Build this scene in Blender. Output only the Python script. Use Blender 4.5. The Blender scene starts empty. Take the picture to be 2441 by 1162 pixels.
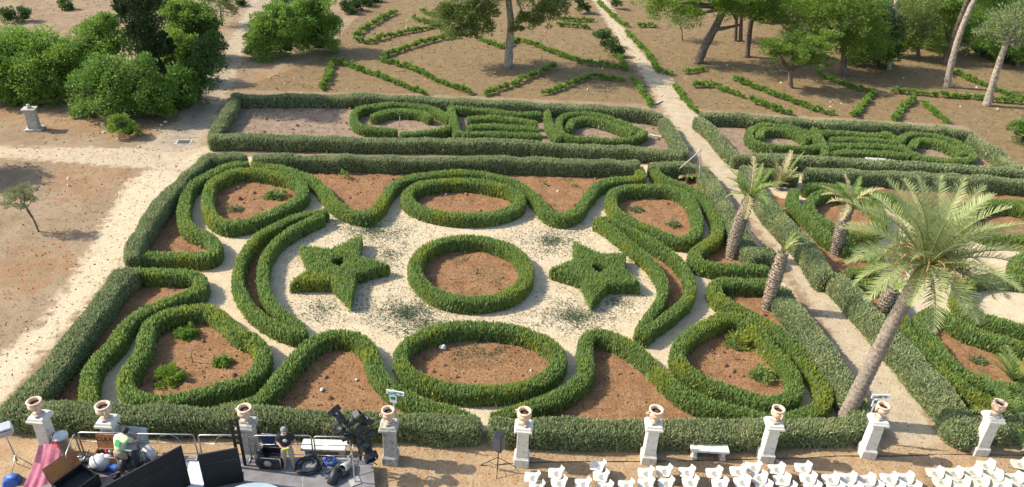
import bpy, math, random
import numpy as np
from mathutils import Vector, Matrix
rng = np.random.default_rng(7); random.seed(7)
scene = bpy.context.scene
COL = scene.collection
R = math.radians
# ------------------------------------------------------------------ camera
FPX, CX, CY, PITCH, ROLL, CAMH = 1847.0, 1220.5, 581.0, R(30.75), R(2.6), 20.0
_f = np.array([0, math.cos(PITCH), -math.sin(PITCH)])
_r0 = np.array([1.0, 0, 0]); _u0 = np.array([0, math.sin(PITCH), math.cos(PITCH)])
_r = math.cos(ROLL)*_r0 + math.sin(ROLL)*_u0
_u = -math.sin(ROLL)*_r0 + math.cos(ROLL)*_u0
CAM = np.array([0, 0, CAMH])
def ray(px, py): return _f + _r*(px-CX)/FPX - _u*(py-CY)/FPX
def P(px, py, z=0.0):
    d = ray(px, py); return CAM + d*((z-CAMH)/d[2])
def PY(px, py, Y):                       # point of the sight line at depth Y
    d = ray(px, py); return CAM + d*(Y/d[1])
def PR(p):
    d = np.asarray(p, float)-CAM; w = d@_f
    return CX+FPX*(d@_r)/w, CY-FPX*(d@_u)/w
def HT(px, py, pytop):                   # height of an upright thing standing at px,py
    b = P(px, py); lo, hi = 0.0, 25.0
    for _ in range(40):
        m = (lo+hi)/2
        if PR(b+np.array([0, 0, m]))[1] > pytop: lo = m
        else: hi = m
    return lo
cd = bpy.data.cameras.new('camera'); cam = bpy.data.objects.new('camera', cd); COL.objects.link(cam)
cd.sensor_width = 36; cd.lens = 36*FPX/2441; cd.clip_end = 6000; cd.clip_start = .1
m = Matrix.Identity(4)
for i in range(3):
    m[i][0], m[i][1], m[i][2], m[i][3] = _r[i], _u[i], -_f[i], CAM[i]
cam.matrix_world = m; scene.camera = cam
# ------------------------------------------------------------------ light
SUN_EL = R(40); LDIR = np.array([1.0, -0.10])
LDIR /= np.linalg.norm(LDIR)
w = bpy.data.worlds.new('World'); scene.world = w; w.use_nodes = True
nt = w.node_tree; bg = nt.nodes['Background']; sk = nt.nodes.new('ShaderNodeTexSky')
sk.sky_type = 'NISHITA'; sk.sun_disc = False; sk.sun_elevation = SUN_EL
sk.sun_rotation = math.atan2(-LDIR[0], -LDIR[1]); sk.air_density = 1.2; sk.dust_density = 1.5
nt.links.new(sk.outputs[0], bg.inputs[0]); bg.inputs[1].default_value = 0.15
sd = bpy.data.lights.new('sun', 'SUN'); sd.energy = 3.8; sd.angle = R(.55); sd.color = (1, .93, .80)
so = bpy.data.objects.new('sun', sd); COL.objects.link(so); so.location = (-40, 40, 60)
lv = Vector((LDIR[0]*math.cos(SUN_EL), LDIR[1]*math.cos(SUN_EL), -math.sin(SUN_EL)))
so.rotation_euler = lv.to_track_quat('-Z', 'Y').to_euler()
vs = scene.view_settings; vs.view_transform = 'Standard'; vs.look = 'None'; vs.gamma = 1; vs.exposure = 1.0
# ------------------------------------------------------------------ materials
def newmat(name):
    mt = bpy.data.materials.new(name); mt.use_nodes = True
    n = mt.node_tree.nodes; l = mt.node_tree.links
    return mt, n, l, n['Principled BSDF'], n['Material Output']
def N(n, t, **k):
    o = n.new(t)
    for a, b in k.items(): setattr(o, a, b)
    return o
def mixc(n, l, fac, a, b, mode='MIX'):
    x = N(n, 'ShaderNodeMix', data_type='RGBA', blend_type=mode)
    for s, v in ((x.inputs[0], fac), (x.inputs[6], a), (x.inputs[7], b)):
        if hasattr(v, 'default_value') or hasattr(v, 'links'): l.new(v, s)
        elif isinstance(v, (int, float)): s.default_value = v
        else: s.default_value = (*v, 1)
    return x.outputs[2]
def noise(n, l, scale, detail=4, rough=.6, vec=None):
    x = N(n, 'ShaderNodeTexNoise'); x.inputs['Scale'].default_value = scale
    x.inputs['Detail'].default_value = detail; x.inputs['Roughness'].default_value = rough
    if vec is not None: l.new(vec, x.inputs['Vector'])
    return x.outputs['Fac']
def ramp(n, l, v, a, b):
    x = N(n, 'ShaderNodeMapRange'); x.inputs[1].default_value = a; x.inputs[2].default_value = b
    x.interpolation_type = 'SMOOTHSTEP'; l.new(v, x.inputs[0]); return x.outputs[0]
def mathn(n, l, op, a, b=None):
    x = N(n, 'ShaderNodeMath', operation=op)
    for s, v in ((x.inputs[0], a), (x.inputs[1], b)):
        if v is None: continue
        if isinstance(v, (int, float)): s.default_value = v
        else: l.new(v, s)
    return x.outputs[0]
def wpos(n): return N(n, 'ShaderNodeNewGeometry').outputs['Position']
def leafmat(name, c1, c2, c3=None, trans=.25, nscale=.9, rough=.55, dead=None):
    mt, n, l, b, out = newmat(name)
    g = N(n, 'ShaderNodeNewGeometry')
    c = mixc(n, l, g.outputs['Random Per Island'], c1, c2)
    if c3 is not None:
        f = ramp(n, l, noise(n, l, nscale, 3, .6, g.outputs['Position']), .48, .72)
        c = mixc(n, l, f, c, c3)
    if dead is not None:                   # dry twigs and browned tips in patches
        f = ramp(n, l, noise(n, l, 1.7, 5, .7, g.outputs['Position']), .60, .72)
        c = mixc(n, l, mathn(n, l, 'MULTIPLY', f, mathn(n, l, 'GREATER_THAN', g.outputs['Random Per Island'], .45)), c, dead)
    l.new(c, b.inputs['Base Color']); b.inputs['Roughness'].default_value = rough
    b.inputs['Specular IOR Level'].default_value = .25
    t = N(n, 'ShaderNodeBsdfTranslucent'); l.new(c, t.inputs[0])
    mx = N(n, 'ShaderNodeMixShader'); mx.inputs[0].default_value = trans
    l.new(b.outputs[0], mx.inputs[1]); l.new(t.outputs[0], mx.inputs[2]); l.new(mx.outputs[0], out.inputs[0])
    return mt
def mat(name, col, rough=.6, col2=None, scale=6, lo=.4, hi=.65, bump=0, bscale=None, metal=0, spec=.4, detail=5):
    mt, n, l, b, out = newmat(name)
    tc = N(n, 'ShaderNodeTexCoord').outputs['Object']
    if col2 is None: col2 = tuple(v*.8 for v in col)
    f = ramp(n, l, noise(n, l, scale, detail, .65, tc), lo, hi)
    l.new(mixc(n, l, f, col, col2), b.inputs['Base Color'])
    b.inputs['Roughness'].default_value = rough; b.inputs['Metallic'].default_value = metal
    b.inputs['Specular IOR Level'].default_value = spec
    if bump:
        bp = N(n, 'ShaderNodeBump'); bp.inputs['Strength'].default_value = bump; bp.inputs['Distance'].default_value = .03
        l.new(noise(n, l, bscale or scale*3, 5, .7, tc), bp.inputs['Height']); l.new(bp.outputs[0], b.inputs['Normal'])
    return mt
M = {}
M['inner'] = leafmat('rosemary', (.150, .225, .060), (.290, .385, .120), (.320, .350, .060), .48, .55, dead=(.25, .21, .08))
M['outer'] = leafmat('germander', (.175, .215, .095), (.370, .410, .205), (.370, .385, .18), .35, .8, dead=(.30, .26, .15))
M['mid'] = leafmat('back_rosemary', (.150, .225, .060), (.275, .365, .110), (.28, .36, .09), .45, .5)
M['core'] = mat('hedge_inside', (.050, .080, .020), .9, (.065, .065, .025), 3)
M['low'] = leafmat('box_leaf', (.100, .195, .025), (.220, .340, .060), (.23, .34, .06), .4, 1.2)
M['bright'] = leafmat('bright_leaf', (.120, .225, .032), (.265, .385, .070), (.10, .185, .03), .42, .5)
M['yellow'] = leafmat('yellow_leaf', (.140, .230, .026), (.260, .360, .050), (.11, .18, .026), .4, .6)
M['carob'] = leafmat('carob_leaf', (.090, .180, .030), (.220, .345, .065), (.10, .18, .03), .4, .6, .4)
M['dark'] = leafmat('dark_leaf', (.048, .095, .022), (.105, .175, .040), (.04, .08, .02), .3, .7)
M['cypress'] = leafmat('cypress_leaf', (.026, .050, .016), (.060, .092, .028), (.026, .045, .016), .15, .8)
M['pine'] = leafmat('pine_leaf', (.110, .195, .026), (.250, .340, .052), (.095, .155, .026), .4, .35)
M['pale'] = leafmat('pale_pine_leaf', (.125, .175, .040), (.215, .255, .070), (.11, .15, .045), .32, .5)
M['olive'] = leafmat('olive_leaf', (.150, .195, .075), (.260, .300, .130), (.18, .20, .09), .35, .8)
M['weed'] = leafmat('weed_leaf', (.060, .090, .040), (.125, .165, .085), None, .15)
M['straw'] = leafmat('dry_frond', (.34, .28, .13), (.48, .41, .22), None, .2)
M['palm'] = leafmat('palm_leaf', (.235, .280, .100), (.395, .425, .190), (.20, .245, .085), .38, .6, .4)
M['palmy'] = leafmat('young_palm_leaf', (.13, .20, .035), (.24, .30, .07), None, .25)
M['bark'] = mat('bark', (.17, .125, .09), .9, (.07, .05, .04), 7, bump=.8, bscale=14)
M['paleb'] = mat('pale_bark', (.36, .30, .23), .9, (.17, .13, .10), 6, bump=.6, bscale=14)
M['palmb'] = mat('palm_bark', (.26, .21, .165), .9, (.13, .10, .075), 9, bump=.8, bscale=22)
M['boot'] = mat('palm_boot', (.44, .36, .26), .9, (.17, .12, .08), 9, .42, .6, bump=.6)
M['stone'] = mat('limestone', (.42, .39, .34), .85, (.22, .195, .16), 7, .45, .68, bump=.5, bscale=25)
M['whites'] = mat('whitewashed_stone', (.62, .57, .48), .85, (.33, .29, .23), 5, .5, .74, bump=.4, bscale=25)
M['terra'] = mat('terracotta', (.52, .33, .21), .85, (.66, .52, .38), 6, .4, .65, bump=.3, bscale=30)
M['soilin'] = mat('urn_soil', (.10, .05, .03), .95, None, 20)
M['chair'] = mat('white_plastic', (.49, .475, .425), .42, (.44, .42, .365), 5, .5, .8)
M['chairy'] = mat('yellowed_plastic', (.49, .465, .36), .42, (.42, .39, .28), 5, .5, .8)
M['steel'] = mat('steel', (.45, .45, .44), .38, (.30, .29, .27), 9, metal=.85)
M['galv'] = mat('galvanised', (.50, .48, .44), .5, (.34, .31, .27), 8, metal=.5)
M['black'] = mat('black_paint', (.012, .012, .014), .5, (.03, .03, .032), 5)
M['blackf'] = mat('black_flat', (.010, .011, .012), .75, (.022, .022, .022), 2.5, .5, .8)
M['dwood'] = mat('dark_wood', (.05, .032, .025), .75, (.02, .014, .012), 9)
M['orange'] = mat('orange_ply', (.42, .17, .05), .6, (.26, .09, .035), 5, .4, .7)
M['wood'] = mat('pole_wood', (.40, .33, .25), .8, (.22, .17, .12), 12)
M['deck'] = mat('stage_deck', (.20, .19, .185), .75, (.13, .12, .115), 1.6, .35, .7)
M['white'] = mat('white_cloth', (.56, .56, .55), .8, (.45, .45, .44), 5)
M['bluew'] = mat('pale_blue_cover', (.32, .40, .45), .6, (.26, .34, .39), 3)
M['pink'] = mat('pink_cloth', (.40, .13, .18), .85, (.30, .08, .12), 4)
M['red'] = mat('red_cloth', (.60, .04, .08), .8, None, 5)
M['blue'] = mat('blue_plastic', (.04, .11, .38), .5, None, 5)
M['navy'] = mat('navy_lining', (.012, .025, .09), .7, None, 5)
M['teal'] = mat('teal_paint', (.12, .42, .38), .6, None, 5)
M['skin'] = mat('skin', (.46, .25, .17), .6, (.38, .19, .13), 12)
M['tee'] = mat('black_tee', (.016, .016, .018), .9, (.03, .03, .03), 14)
M['green'] = mat('pale_green_tee', (.55, .62, .34), .85, (.42, .54, .30), 10)
M['print'] = mat('green_print', (.06, .36, .12), .85, None, 12)
M['khaki'] = mat('khaki_cotton', (.38, .31, .21), .9, (.28, .22, .15), 9)
M['hair'] = mat('dark_hair', (.02, .014, .01), .7, None, 20)
M['grey'] = mat('grey_hair', (.42, .40, .37), .8, None, 20)
M['capc'] = mat('grey_cap', (.22, .20, .19), .85, None, 12)
M['glass'] = mat('lamp_glass', (.30, .32, .36), .12, None, 4, spec=.8)
M['lime'] = mat('lime_plastic', (.5, .6, .08), .5, None, 4)
M['sign'] = mat('sign_white', (.80, .80, .78), .5, (.7, .72, .7), 4)
M['signg'] = mat('sign_green', (.02, .22, .16), .5, None, 4)
M['litter'] = leafmat('leaf_litter', (.10, .065, .035), (.30, .215, .13), None, .05)
M['shade'] = mat('inner_shade', (.028, .046, .012), .95, (.04, .04, .016), 4)  # near-black green, paints the shade inside the crowns
M['stalk'] = mat('fruit_stalk', (.42, .24, .08), .7, (.30, .16, .05), 9)
M['rock'] = mat('pale_rock', (.45, .40, .32), .9, (.42, .35, .27), 12, bump=.5)
M['iron'] = mat('iron_grate', (.06, .055, .05), .7, None, 12)
# ------------------------------------------------------------------ mesh helpers
def link(name, me, parent=None, loc=None):
    o = bpy.data.objects.new(name, me); COL.objects.link(o)
    if loc is not None: o.location = loc
    if parent is not None: o.parent = parent
    return o
def quadmesh(name, V, Q, mats, mi=None, smooth=False):
    me = bpy.data.meshes.new(name); V = np.asarray(V, np.float32); Q = np.asarray(Q, np.int32)
    me.vertices.add(len(V)); me.vertices.foreach_set('co', V.ravel())
    nf, k = Q.shape
    me.loops.add(nf*k); me.loops.foreach_set('vertex_index', Q.ravel())
    me.polygons.add(nf); me.polygons.foreach_set('loop_start', np.arange(0, nf*k, k, dtype=np.int32))
    me.polygons.foreach_set('loop_total', np.full(nf, k, np.int32))
    for mt in mats: me.materials.append(mt)
    if mi is not None: me.polygons.foreach_set('material_index', np.asarray(mi, np.int32))
    if smooth: me.polygons.foreach_set('use_smooth', np.ones(nf, bool))
    me.update(calc_edges=True); return me
def tag(o, label=None, cat=None, group=None, kind=None):
    for k, v in (('label', label), ('category', cat), ('group', group), ('kind', kind)):
        if v: o[k] = v
    return o
def empty(name, loc, label, cat, group=None, rz=0):
    o = link(name, None, None, loc); o.rotation_euler = (0, 0, rz); o.empty_display_size = .2
    return tag(o, label, cat, group)
def copy_tree(o, parent=None):
    c = o.copy(); COL.objects.link(c); c.parent = parent
    for ch in list(o.children): copy_tree(ch, c)
    return c
class MB:
    def __init__(s): s.v = []; s.f = []; s.m = []; s.s = []
    def add(s, v, f, mi=0, sm=False):
        k = len(s.v); s.v += [tuple(map(float, x)) for x in v]; s.f += [tuple(i+k for i in q) for q in f]
        s.m += [mi]*len(f); s.s += [sm]*len(f); return s
    def box(s, c, d, rz=0, mi=0, rx=0, ry=0, taper=1.0, bev=0.0):
        hx, hy, hz = d[0]/2, d[1]/2, d[2]/2
        rot = Matrix.Rotation(rz, 3, 'Z') @ Matrix.Rotation(rx, 3, 'X') @ Matrix.Rotation(ry, 3, 'Y')
        b = min(bev, hx*.9, hy*.9)
        def ring(z, t, i):
            x, y = hx*t-i, hy*t-i; q = b
            if b: return [(-x+q, -y, z), (x-q, -y, z), (x, -y+q, z), (x, y-q, z), (x-q, y, z), (-x+q, y, z), (-x, y-q, z), (-x, -y+q, z)]
            return [(-x, -y, z), (x, -y, z), (x, y, z), (-x, y, z)]
        rs = [ring(-hz, 1, 0), ring(hz-b, taper, 0), ring(hz, taper, b*.7)] if b else [ring(-hz, 1, 0), ring(hz, taper, 0)]
        n = len(rs[0]); v = [tuple(rot @ Vector(p) + Vector(c)) for r_ in rs for p in r_]
        f = [tuple(range(n-1, -1, -1)), tuple(range((len(rs)-1)*n, len(rs)*n))]
        for k in range(len(rs)-1):
            for i in range(n):
                j = (i+1) % n; f.append((k*n+i, k*n+j, (k+1)*n+j, (k+1)*n+i))
        return s.add(v, f, mi)
    def tube(s, pts, rad, n=8, mi=0, closed=False, sm=True):
        pts = [np.asarray(p, float) for p in pts]; m_ = len(pts)
        if isinstance(rad, (int, float)): rad = [rad]*m_
        v = []; up = np.array([0, 0, 1.0]); prev = None
        for i, p in enumerate(pts):
            a = pts[(i-1) % m_] if (closed or i > 0) else p
            b = pts[(i+1) % m_] if (closed or i < m_-1) else p
            t = b-a; t = t/(np.linalg.norm(t)+1e-9)
            if prev is None:
                x = np.cross(up, t)
                if np.linalg.norm(x) < .1: x = np.cross(np.array([0, 1.0, 0]), t)
            else: x = prev - t*(prev@t)
            x = x/(np.linalg.norm(x)+1e-9); prev = x; y = np.cross(t, x)
            v += [p + rad[i]*(math.cos(q)*x+math.sin(q)*y) for q in np.linspace(0, 2*math.pi, n, endpoint=False)]
        f = []
        for i in range(m_ if closed else m_-1):
            for j in range(n):
                k = (j+1) % n; i2 = (i+1) % m_
                f.append((i*n+j, i*n+k, i2*n+k, i2*n+j))
        if not closed: f += [tuple(range(n-1, -1, -1)), tuple(range((m_-1)*n, m_*n))]
        return s.add(v, f, mi, sm)
    def lathe(s, prof, c=(0, 0, 0), n=20, mi=0, rot=None, sm=True):
        v = []
        for r_, z in prof:
            for q in np.linspace(0, 2*math.pi, n, endpoint=False):
                p = Vector((r_*math.cos(q), r_*math.sin(q), z))
                if rot is not None: p = rot @ p
                v.append(tuple(p+Vector(c)))
        f = [(i*n+j, i*n+(j+1) % n, (i+1)*n+(j+1) % n, (i+1)*n+j) for i in range(len(prof)-1) for j in range(n)]
        if prof[0][0] > .001: f.append(tuple(range(n-1, -1, -1)))
        if prof[-1][0] > .001: f.append(tuple(range((len(prof)-1)*n, len(prof)*n)))
        return s.add(v, f, mi, sm)
    def blob(s, c, r_, n=10, mi=0, jit=0.0, rnd=None):
        k = n//2+1; v = []; f = []
        for i in range(k+1):
            th = math.pi*i/k
            for j in range(n):
                q = 2*math.pi*j/n; e = 1+(rnd.uniform(-jit, jit) if rnd and 0 < i < k else 0)
                v.append((c[0]+r_[0]*e*math.sin(th)*math.cos(q), c[1]+r_[1]*e*math.sin(th)*math.sin(q), c[2]+r_[2]*e*math.cos(th)))
        for i in range(k):
            for j in range(n): f.append((i*n+j, (i+1)*n+j, (i+1)*n+(j+1) % n, i*n+(j+1) % n))
        return s.add(v, f, mi, True)
    def build(s, name, mats, parent=None, loc=None):
        me = bpy.data.meshes.new(name); me.from_pydata(s.v, [], s.f)
        for mt in (mats if isinstance(mats, (list, tuple)) else [mats]): me.materials.append(mt)
        me.polygons.foreach_set('material_index', s.m); me.polygons.foreach_set('use_smooth', s.s); me.update()
        return link(name, me, parent, loc)
def unit(a): return a/(np.linalg.norm(a, axis=-1, keepdims=True)+1e-9)
def leafquads(C, D, L, W, tip=.4):
    n = len(C); s_ = unit(np.cross(D, rng.normal(size=(n, 3)))); L = np.asarray(L).reshape(-1, 1); W = np.asarray(W).reshape(-1, 1)
    V = np.stack([C-s_*W/2, C+s_*W/2, C+D*L+s_*W*tip/2, C+D*L-s_*W*tip/2], 1).reshape(-1, 3)
    return V, np.arange(4*n).reshape(-1, 4)
def catmull(pts, closed, k=10):
    p = np.asarray(pts, float); n = len(p); out = []
    for i in range(n if closed else n-1):
        a, b, c, d = [p[j % n] if closed else p[min(max(j, 0), n-1)] for j in (i-1, i, i+1, i+2)]
        for t in np.linspace(0, 1, k, endpoint=False):
            out.append(.5*((2*b)+(-a+c)*t+(2*a-5*b+4*c-d)*t*t+(-a+3*b-3*c+d)*t**3))
    if not closed: out.append(p[-1])
    return np.array(out)
def resample(p, ds, closed):
    q = np.vstack([p, p[:1]]) if closed else p
    s_ = np.r_[0, np.cumsum(np.linalg.norm(np.diff(q, axis=0), axis=1))]
    n = max(3, int(s_[-1]/ds)); t = np.linspace(0, s_[-1], n+1)
    if closed: t = t[:-1]
    return np.stack([np.interp(t, s_, q[:, i]) for i in range(q.shape[1])], 1)
def snoise(n, step, amp):                 # smooth 1-D noise
    k = max(3, n//step+2); return np.interp(np.linspace(0, k-1, n), np.arange(k), rng.uniform(-amp, amp, k))
# ------------------------------------------------------------------ hedges
GROUND = []                               # (kind, world polygon) for the ground zones
def grid_hedge(name, S, closed, leaf, dens, bl, bw, spread, up=1.0, jit=.3, topbias=1.0, big=.33):
    """S: stations x profile grid of world points -> one hedge mesh: a dark woody inside and leafy shoots all over it."""
    n, m_, _ = S.shape
    if closed: S2 = np.concatenate([S, S[:1]], 0)
    else: S2 = S
    A, B, C_, D_ = S2[:-1, :-1], S2[1:, :-1], S2[1:, 1:], S2[:-1, 1:]
    nr = np.cross(C_-A, D_-B); ar = np.linalg.norm(nr, axis=-1)/2; nr = unit(nr)
    cen = S.reshape(-1, 3).mean(0)
    # make the normals point away from the middle line of the hedge
    mid = S2.mean(1); mid = (mid[:-1]+mid[1:])/2
    sg = np.sign(np.einsum('ijk,ijk->ij', nr, (A+C_)/2-mid[:, None]+np.array([0, 0, .05])))
    nr = nr*sg[..., None]
    wgt = ar*(1+topbias*np.clip(nr[..., 2], 0, 1)); tot = wgt.sum(); k = int(tot*dens)
    idx = rng.choice(wgt.size, k, p=(wgt/tot).ravel()); i, j = np.unravel_index(idx, wgt.shape)
    a = rng.random((k, 1)); b = rng.random((k, 1))
    C = (A[i, j]*(1-a)*(1-b)+B[i, j]*a*(1-b)+C_[i, j]*a*b+D_[i, j]*(1-a)*b)
    nn = nr[i, j]
    D = unit(nn*spread+np.array([0, 0, up])+rng.normal(size=(k, 3))*jit)
    L = bl*rng.uniform(.6, 1.35, k); W = bw*rng.uniform(.6, 1.4, k)
    bigs = rng.random(k) < (big*(.35+.65*(nn[:, 2] > .2)))          # stout leading shoots standing clear of the rest
    L = np.where(bigs, L*1.45, L); W = np.where(bigs, W*1.75, W)
    D = np.where(bigs[:, None], unit(D+np.array([0, 0, .9])), unit(D+rng.normal(size=(k, 3))*.28))
    C = C-D*(L*.62)[:, None]; C[:, 2] = np.maximum(C[:, 2], .02)
    V1, Q1 = leafquads(C, D, L, W, .35)
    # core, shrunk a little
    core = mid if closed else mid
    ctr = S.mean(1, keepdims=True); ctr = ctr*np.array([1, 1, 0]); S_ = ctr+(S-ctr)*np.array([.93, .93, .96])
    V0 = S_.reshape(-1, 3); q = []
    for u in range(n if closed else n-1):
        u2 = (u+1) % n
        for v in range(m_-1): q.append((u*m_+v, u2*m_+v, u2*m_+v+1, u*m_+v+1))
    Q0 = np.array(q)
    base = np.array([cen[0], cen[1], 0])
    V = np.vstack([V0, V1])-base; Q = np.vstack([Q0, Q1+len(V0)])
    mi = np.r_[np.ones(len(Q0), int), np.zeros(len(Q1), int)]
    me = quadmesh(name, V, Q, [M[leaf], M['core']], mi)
    return link(name, me, None, base)
def hedge(label, px, h=.7, w=.8, closed=False, leaf='inner', group=None, dens=330, bl=.24, bw=.045, spread=.35, up=1.0, jit=.25,
          name='hedge', cat='hedge', ends=True, world=None, taper=(1, 1), round_=.75, smooth=True, rough=.06):
    if world is None: world = [P(x, y, h)[:2] for x, y in px]
    world = np.array(world)
    p = resample(catmull(world, closed) if smooth else world, .22, closed); n = len(p)
    if closed: t = np.roll(p, -1, 0)-np.roll(p, 1, 0)
    else: t = np.gradient(p, axis=0)
    t = unit(t); nrm = np.stack([-t[:, 1], t[:, 0]], 1)
    ww = w*(1+snoise(n, 5, rough*1.6))*np.linspace(taper[0], taper[1], n); hh = (h-bl*.42)*(1+snoise(n, 4, rough))
    prof = [(-.46, 0), (-.5, .4), (-.5, .74), (-.5*round_, .95), (0, 1.0), (.5*round_, .95), (.5, .74), (.5, .4), (.46, 0)]
    off = snoise(n, 6, .05*w)
    S = np.stack([np.concatenate([p+nrm*(ww*a+off)[:, None], (hh*b)[:, None]], 1) for a, b in prof], 1)
    if not closed and ends:
        def cap(i, d):
            c = np.array([*p[i], 0]); out = []
            for ext, k in ((.18, .9), (.30, .62), (.36, .08)):
                q = S[i].copy(); q[:, :2] = p[i]+(q[:, :2]-p[i])*k + d*ext*w
                q[:, 2] *= (1, .96, .86)[(.18, .30, .36).index(ext)]; out.append(q)
            return out
        a = cap(0, -t[0])[::-1]; b = cap(-1, t[-1])
        S = np.concatenate([np.array(a), S, np.array(b)], 0)
    o = grid_hedge(name, S, closed, leaf, dens, bl, bw, spread, up, jit)
    tag(o, label, cat, group); return world
def star(label, tips, notch, hole, h=.72):
    """five-armed clipped star with an open middle; tips/notch in turn round the star, all traced on its top"""
    o = []; 
    for a, b in zip(tips, notch): o += [P(*a, h)[:2], P(*b, h)[:2]]
    o = np.array(o); c = P(*hole, h)[:2]; o = c+(o-c)*np.array([[1.0], [.96]]*5); h -= .11
    inner = c+(o-c)*np.array([[.16], [.28]]*5)
    def dense(q): return np.concatenate([q[i]+(q[(i+1) % 10]-q[i])*np.linspace(0, 1, 6, endpoint=False)[:, None] for i in range(10)])
    O, I = dense(o), dense(inner); mid = (O+I)/2
    def lay(q, z): return np.concatenate([q, np.full((len(q), 1), z)+rng.uniform(-.02, .02, (len(q), 1))*(z > .1)], 1)
    S = np.stack([lay(c+(O-c)*.97, 0), lay(O, h*.4), lay(c+(O-c)*.99, h*.78), lay(c+(O-c)*.95, h*.97), lay(O*.6+I*.4, h), lay(O*.3+I*.7, h), lay(I, h*.93), lay(I, h*.5), lay(I, 0)], 1)
    ob = grid_hedge('star_hedge', S, True, 'inner', 330, .24, .045, .35, 1.0, .25)
    tag(ob, label, 'hedge', 'star shaped hedges')
def crown(clumps, leaf, size, dens, up=.35, flat=.75, pine=False, nsub=None, fill=(.5, 1.0)):
    """clumps: (centre, (rx,ry,rz)) -> leaves on many small lumps, so the outline is uneven and gaps show"""
    Cs, Ds = [], []
    for c, r_ in clumps:
        c, r_ = np.asarray(c), np.asarray(r_); area = 4*math.pi*(((r_[0]*r_[1])**1.6+(r_[0]*r_[2])**1.6+(r_[1]*r_[2])**1.6)/3)**(1/1.6)
        ns = nsub or int(np.clip(area*1.3, 14, 70))
        d = unit(rng.normal(size=(ns, 3))); d[:, 2] = np.where(d[:, 2] < -.5, -d[:, 2], d[:, 2])
        sc = c+d*r_*rng.uniform(*fill, (ns, 1))*.86; sr = np.min(r_)*rng.uniform(.20, .42, ns)
        k = int(area*dens); i = rng.choice(ns, k, p=sr**2/(sr**2).sum()); e = unit(rng.normal(size=(k, 3)))
        q = sc[i]+e*(sr[i]*rng.uniform(.55, 1.05, k))[:, None]*[1.15, 1.15, flat]
        Cs.append(q); Ds.append(unit(e*(.6 if not pine else .5)+np.array([0, 0, up])+unit(q-c)*.5+rng.normal(size=(k, 3))*.55))
    C, D = np.concatenate(Cs), np.concatenate(Ds); k = len(C)
    C[:, 2] = np.maximum(C[:, 2], .03)
    return leafquads(C, D, size*rng.uniform(.6, 1.5, k), size*(.55 if not pine else .42)*rng.uniform(.6, 1.4, k), .45)
IN = dict(h=.72, w=.58, leaf='inner', dens=360, bl=.25, bw=.052, jit=.2, spread=.28)
OUT = dict(h=.95, w=.72, leaf='outer', dens=520, bl=.17, bw=.045, spread=.9, up=.75, jit=.5, smooth=True, rough=.12, round_=.8)
gi, go = 'clipped bright green parterre hedges', 'grey green hedges bordering the parterres'
def ell(cx, cy, rx, ry, rot=0, n=16):
    c, s_ = math.cos(R(rot)), math.sin(R(rot))
    return [(cx+rx*math.cos(a)*c-ry*math.sin(a)*s_, cy+rx*math.cos(a)*s_+ry*math.sin(a)*c) for a in np.linspace(0, 2*math.pi, n, endpoint=False)]
def bed(poly): GROUND.append(('soil', np.array(poly)))
# main parterre, closed rings round brown beds
for lab, px in (
    ('large round ring hedge in the middle of the parterre, between the two stars', ell(1123, 636, 134, 74, 3)),
    ('flat oval ring hedge at the far side of the parterre, cupped by the wavy hedge', ell(1105, 468, 136, 41, 2)),
    ('widest oval ring hedge at the near side, with a white stone in its bed', ell(1144, 847, 190, 77, 1)),
    ('kidney shaped ring hedge in the far left corner of the parterre', [(537, 411), (505, 430), (494, 455), (493, 485), (509, 514), (540, 530), (585, 525), (634, 508), (686, 485), (718, 463), (720, 440), (696, 420), (652, 409), (610, 402), (570, 402)]),
    ('kidney shaped ring hedge in the near left corner, with three round shrubs in its bed', [(361, 762), (395, 745), (430, 736), (482, 731), (515, 742), (545, 765), (570, 790), (600, 802), (622, 825), (628, 845), (615, 878), (580, 903), (516, 920), (447, 938), (379, 950), (327, 944), (298, 920), (295, 893), (318, 858), (340, 824), (346, 790)]),
    ('rounded ring hedge in the far right corner, left of the pruned palm', [(1461, 455), (1460, 483), (1475, 504), (1513, 525), (1564, 547), (1609, 564), (1643, 564), (1664, 542), (1664, 511), (1650, 476), (1623, 454), (1581, 442), (1530, 442), (1488, 445)]),
    ('kidney shaped ring hedge in the near right corner, with two round shrubs in its bed', [(1616, 840), (1626, 812), (1655, 785), (1690, 765), (1725, 750), (1765, 754), (1805, 785), (1842, 824), (1873, 858), (1895, 890), (1898, 925), (1878, 945), (1838, 952), (1800, 945), (1754, 928), (1702, 910), (1658, 888), (1628, 864)])):
    bed(hedge(lab, px, closed=True, group=gi, **IN))
# wavy bands
wn = hedge('long scalloped hedge waving along the far side of the parterre', [(607, 385), (640, 393), (669, 398), (731, 418), (765, 442), (793, 476), (834, 500), (875, 507), (903, 487), (920, 459), (944, 432), (996, 416), (1082, 409), (1150, 412), (1215, 428), (1254, 447), (1282, 473), (1306, 500), (1340, 511), (1375, 500), (1396, 473), (1420, 442), (1454, 428), (1500, 423), (1528, 415), (1524, 398)], group=gi, **IN)
ww1 = hedge('winding hedge of the far left corner ending in a flat foot by the side gap', [(582, 384), (534, 396), (485, 418), (452, 440), (440, 465), (435, 500), (440, 525), (458, 542), (492, 558), (512, 578), (507, 598), (482, 606), (413, 606), (330, 606)], group=gi, **IN)
ww2 = hedge('winding hedge of the near left corner starting below the side gap', [(305, 645), (379, 645), (445, 647), (475, 658), (474, 684), (430, 704), (379, 721), (330, 745), (295, 775), (268, 814), (236, 845), (215, 876), (208, 907), (206, 934), (213, 968)], group=gi, **IN)
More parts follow.
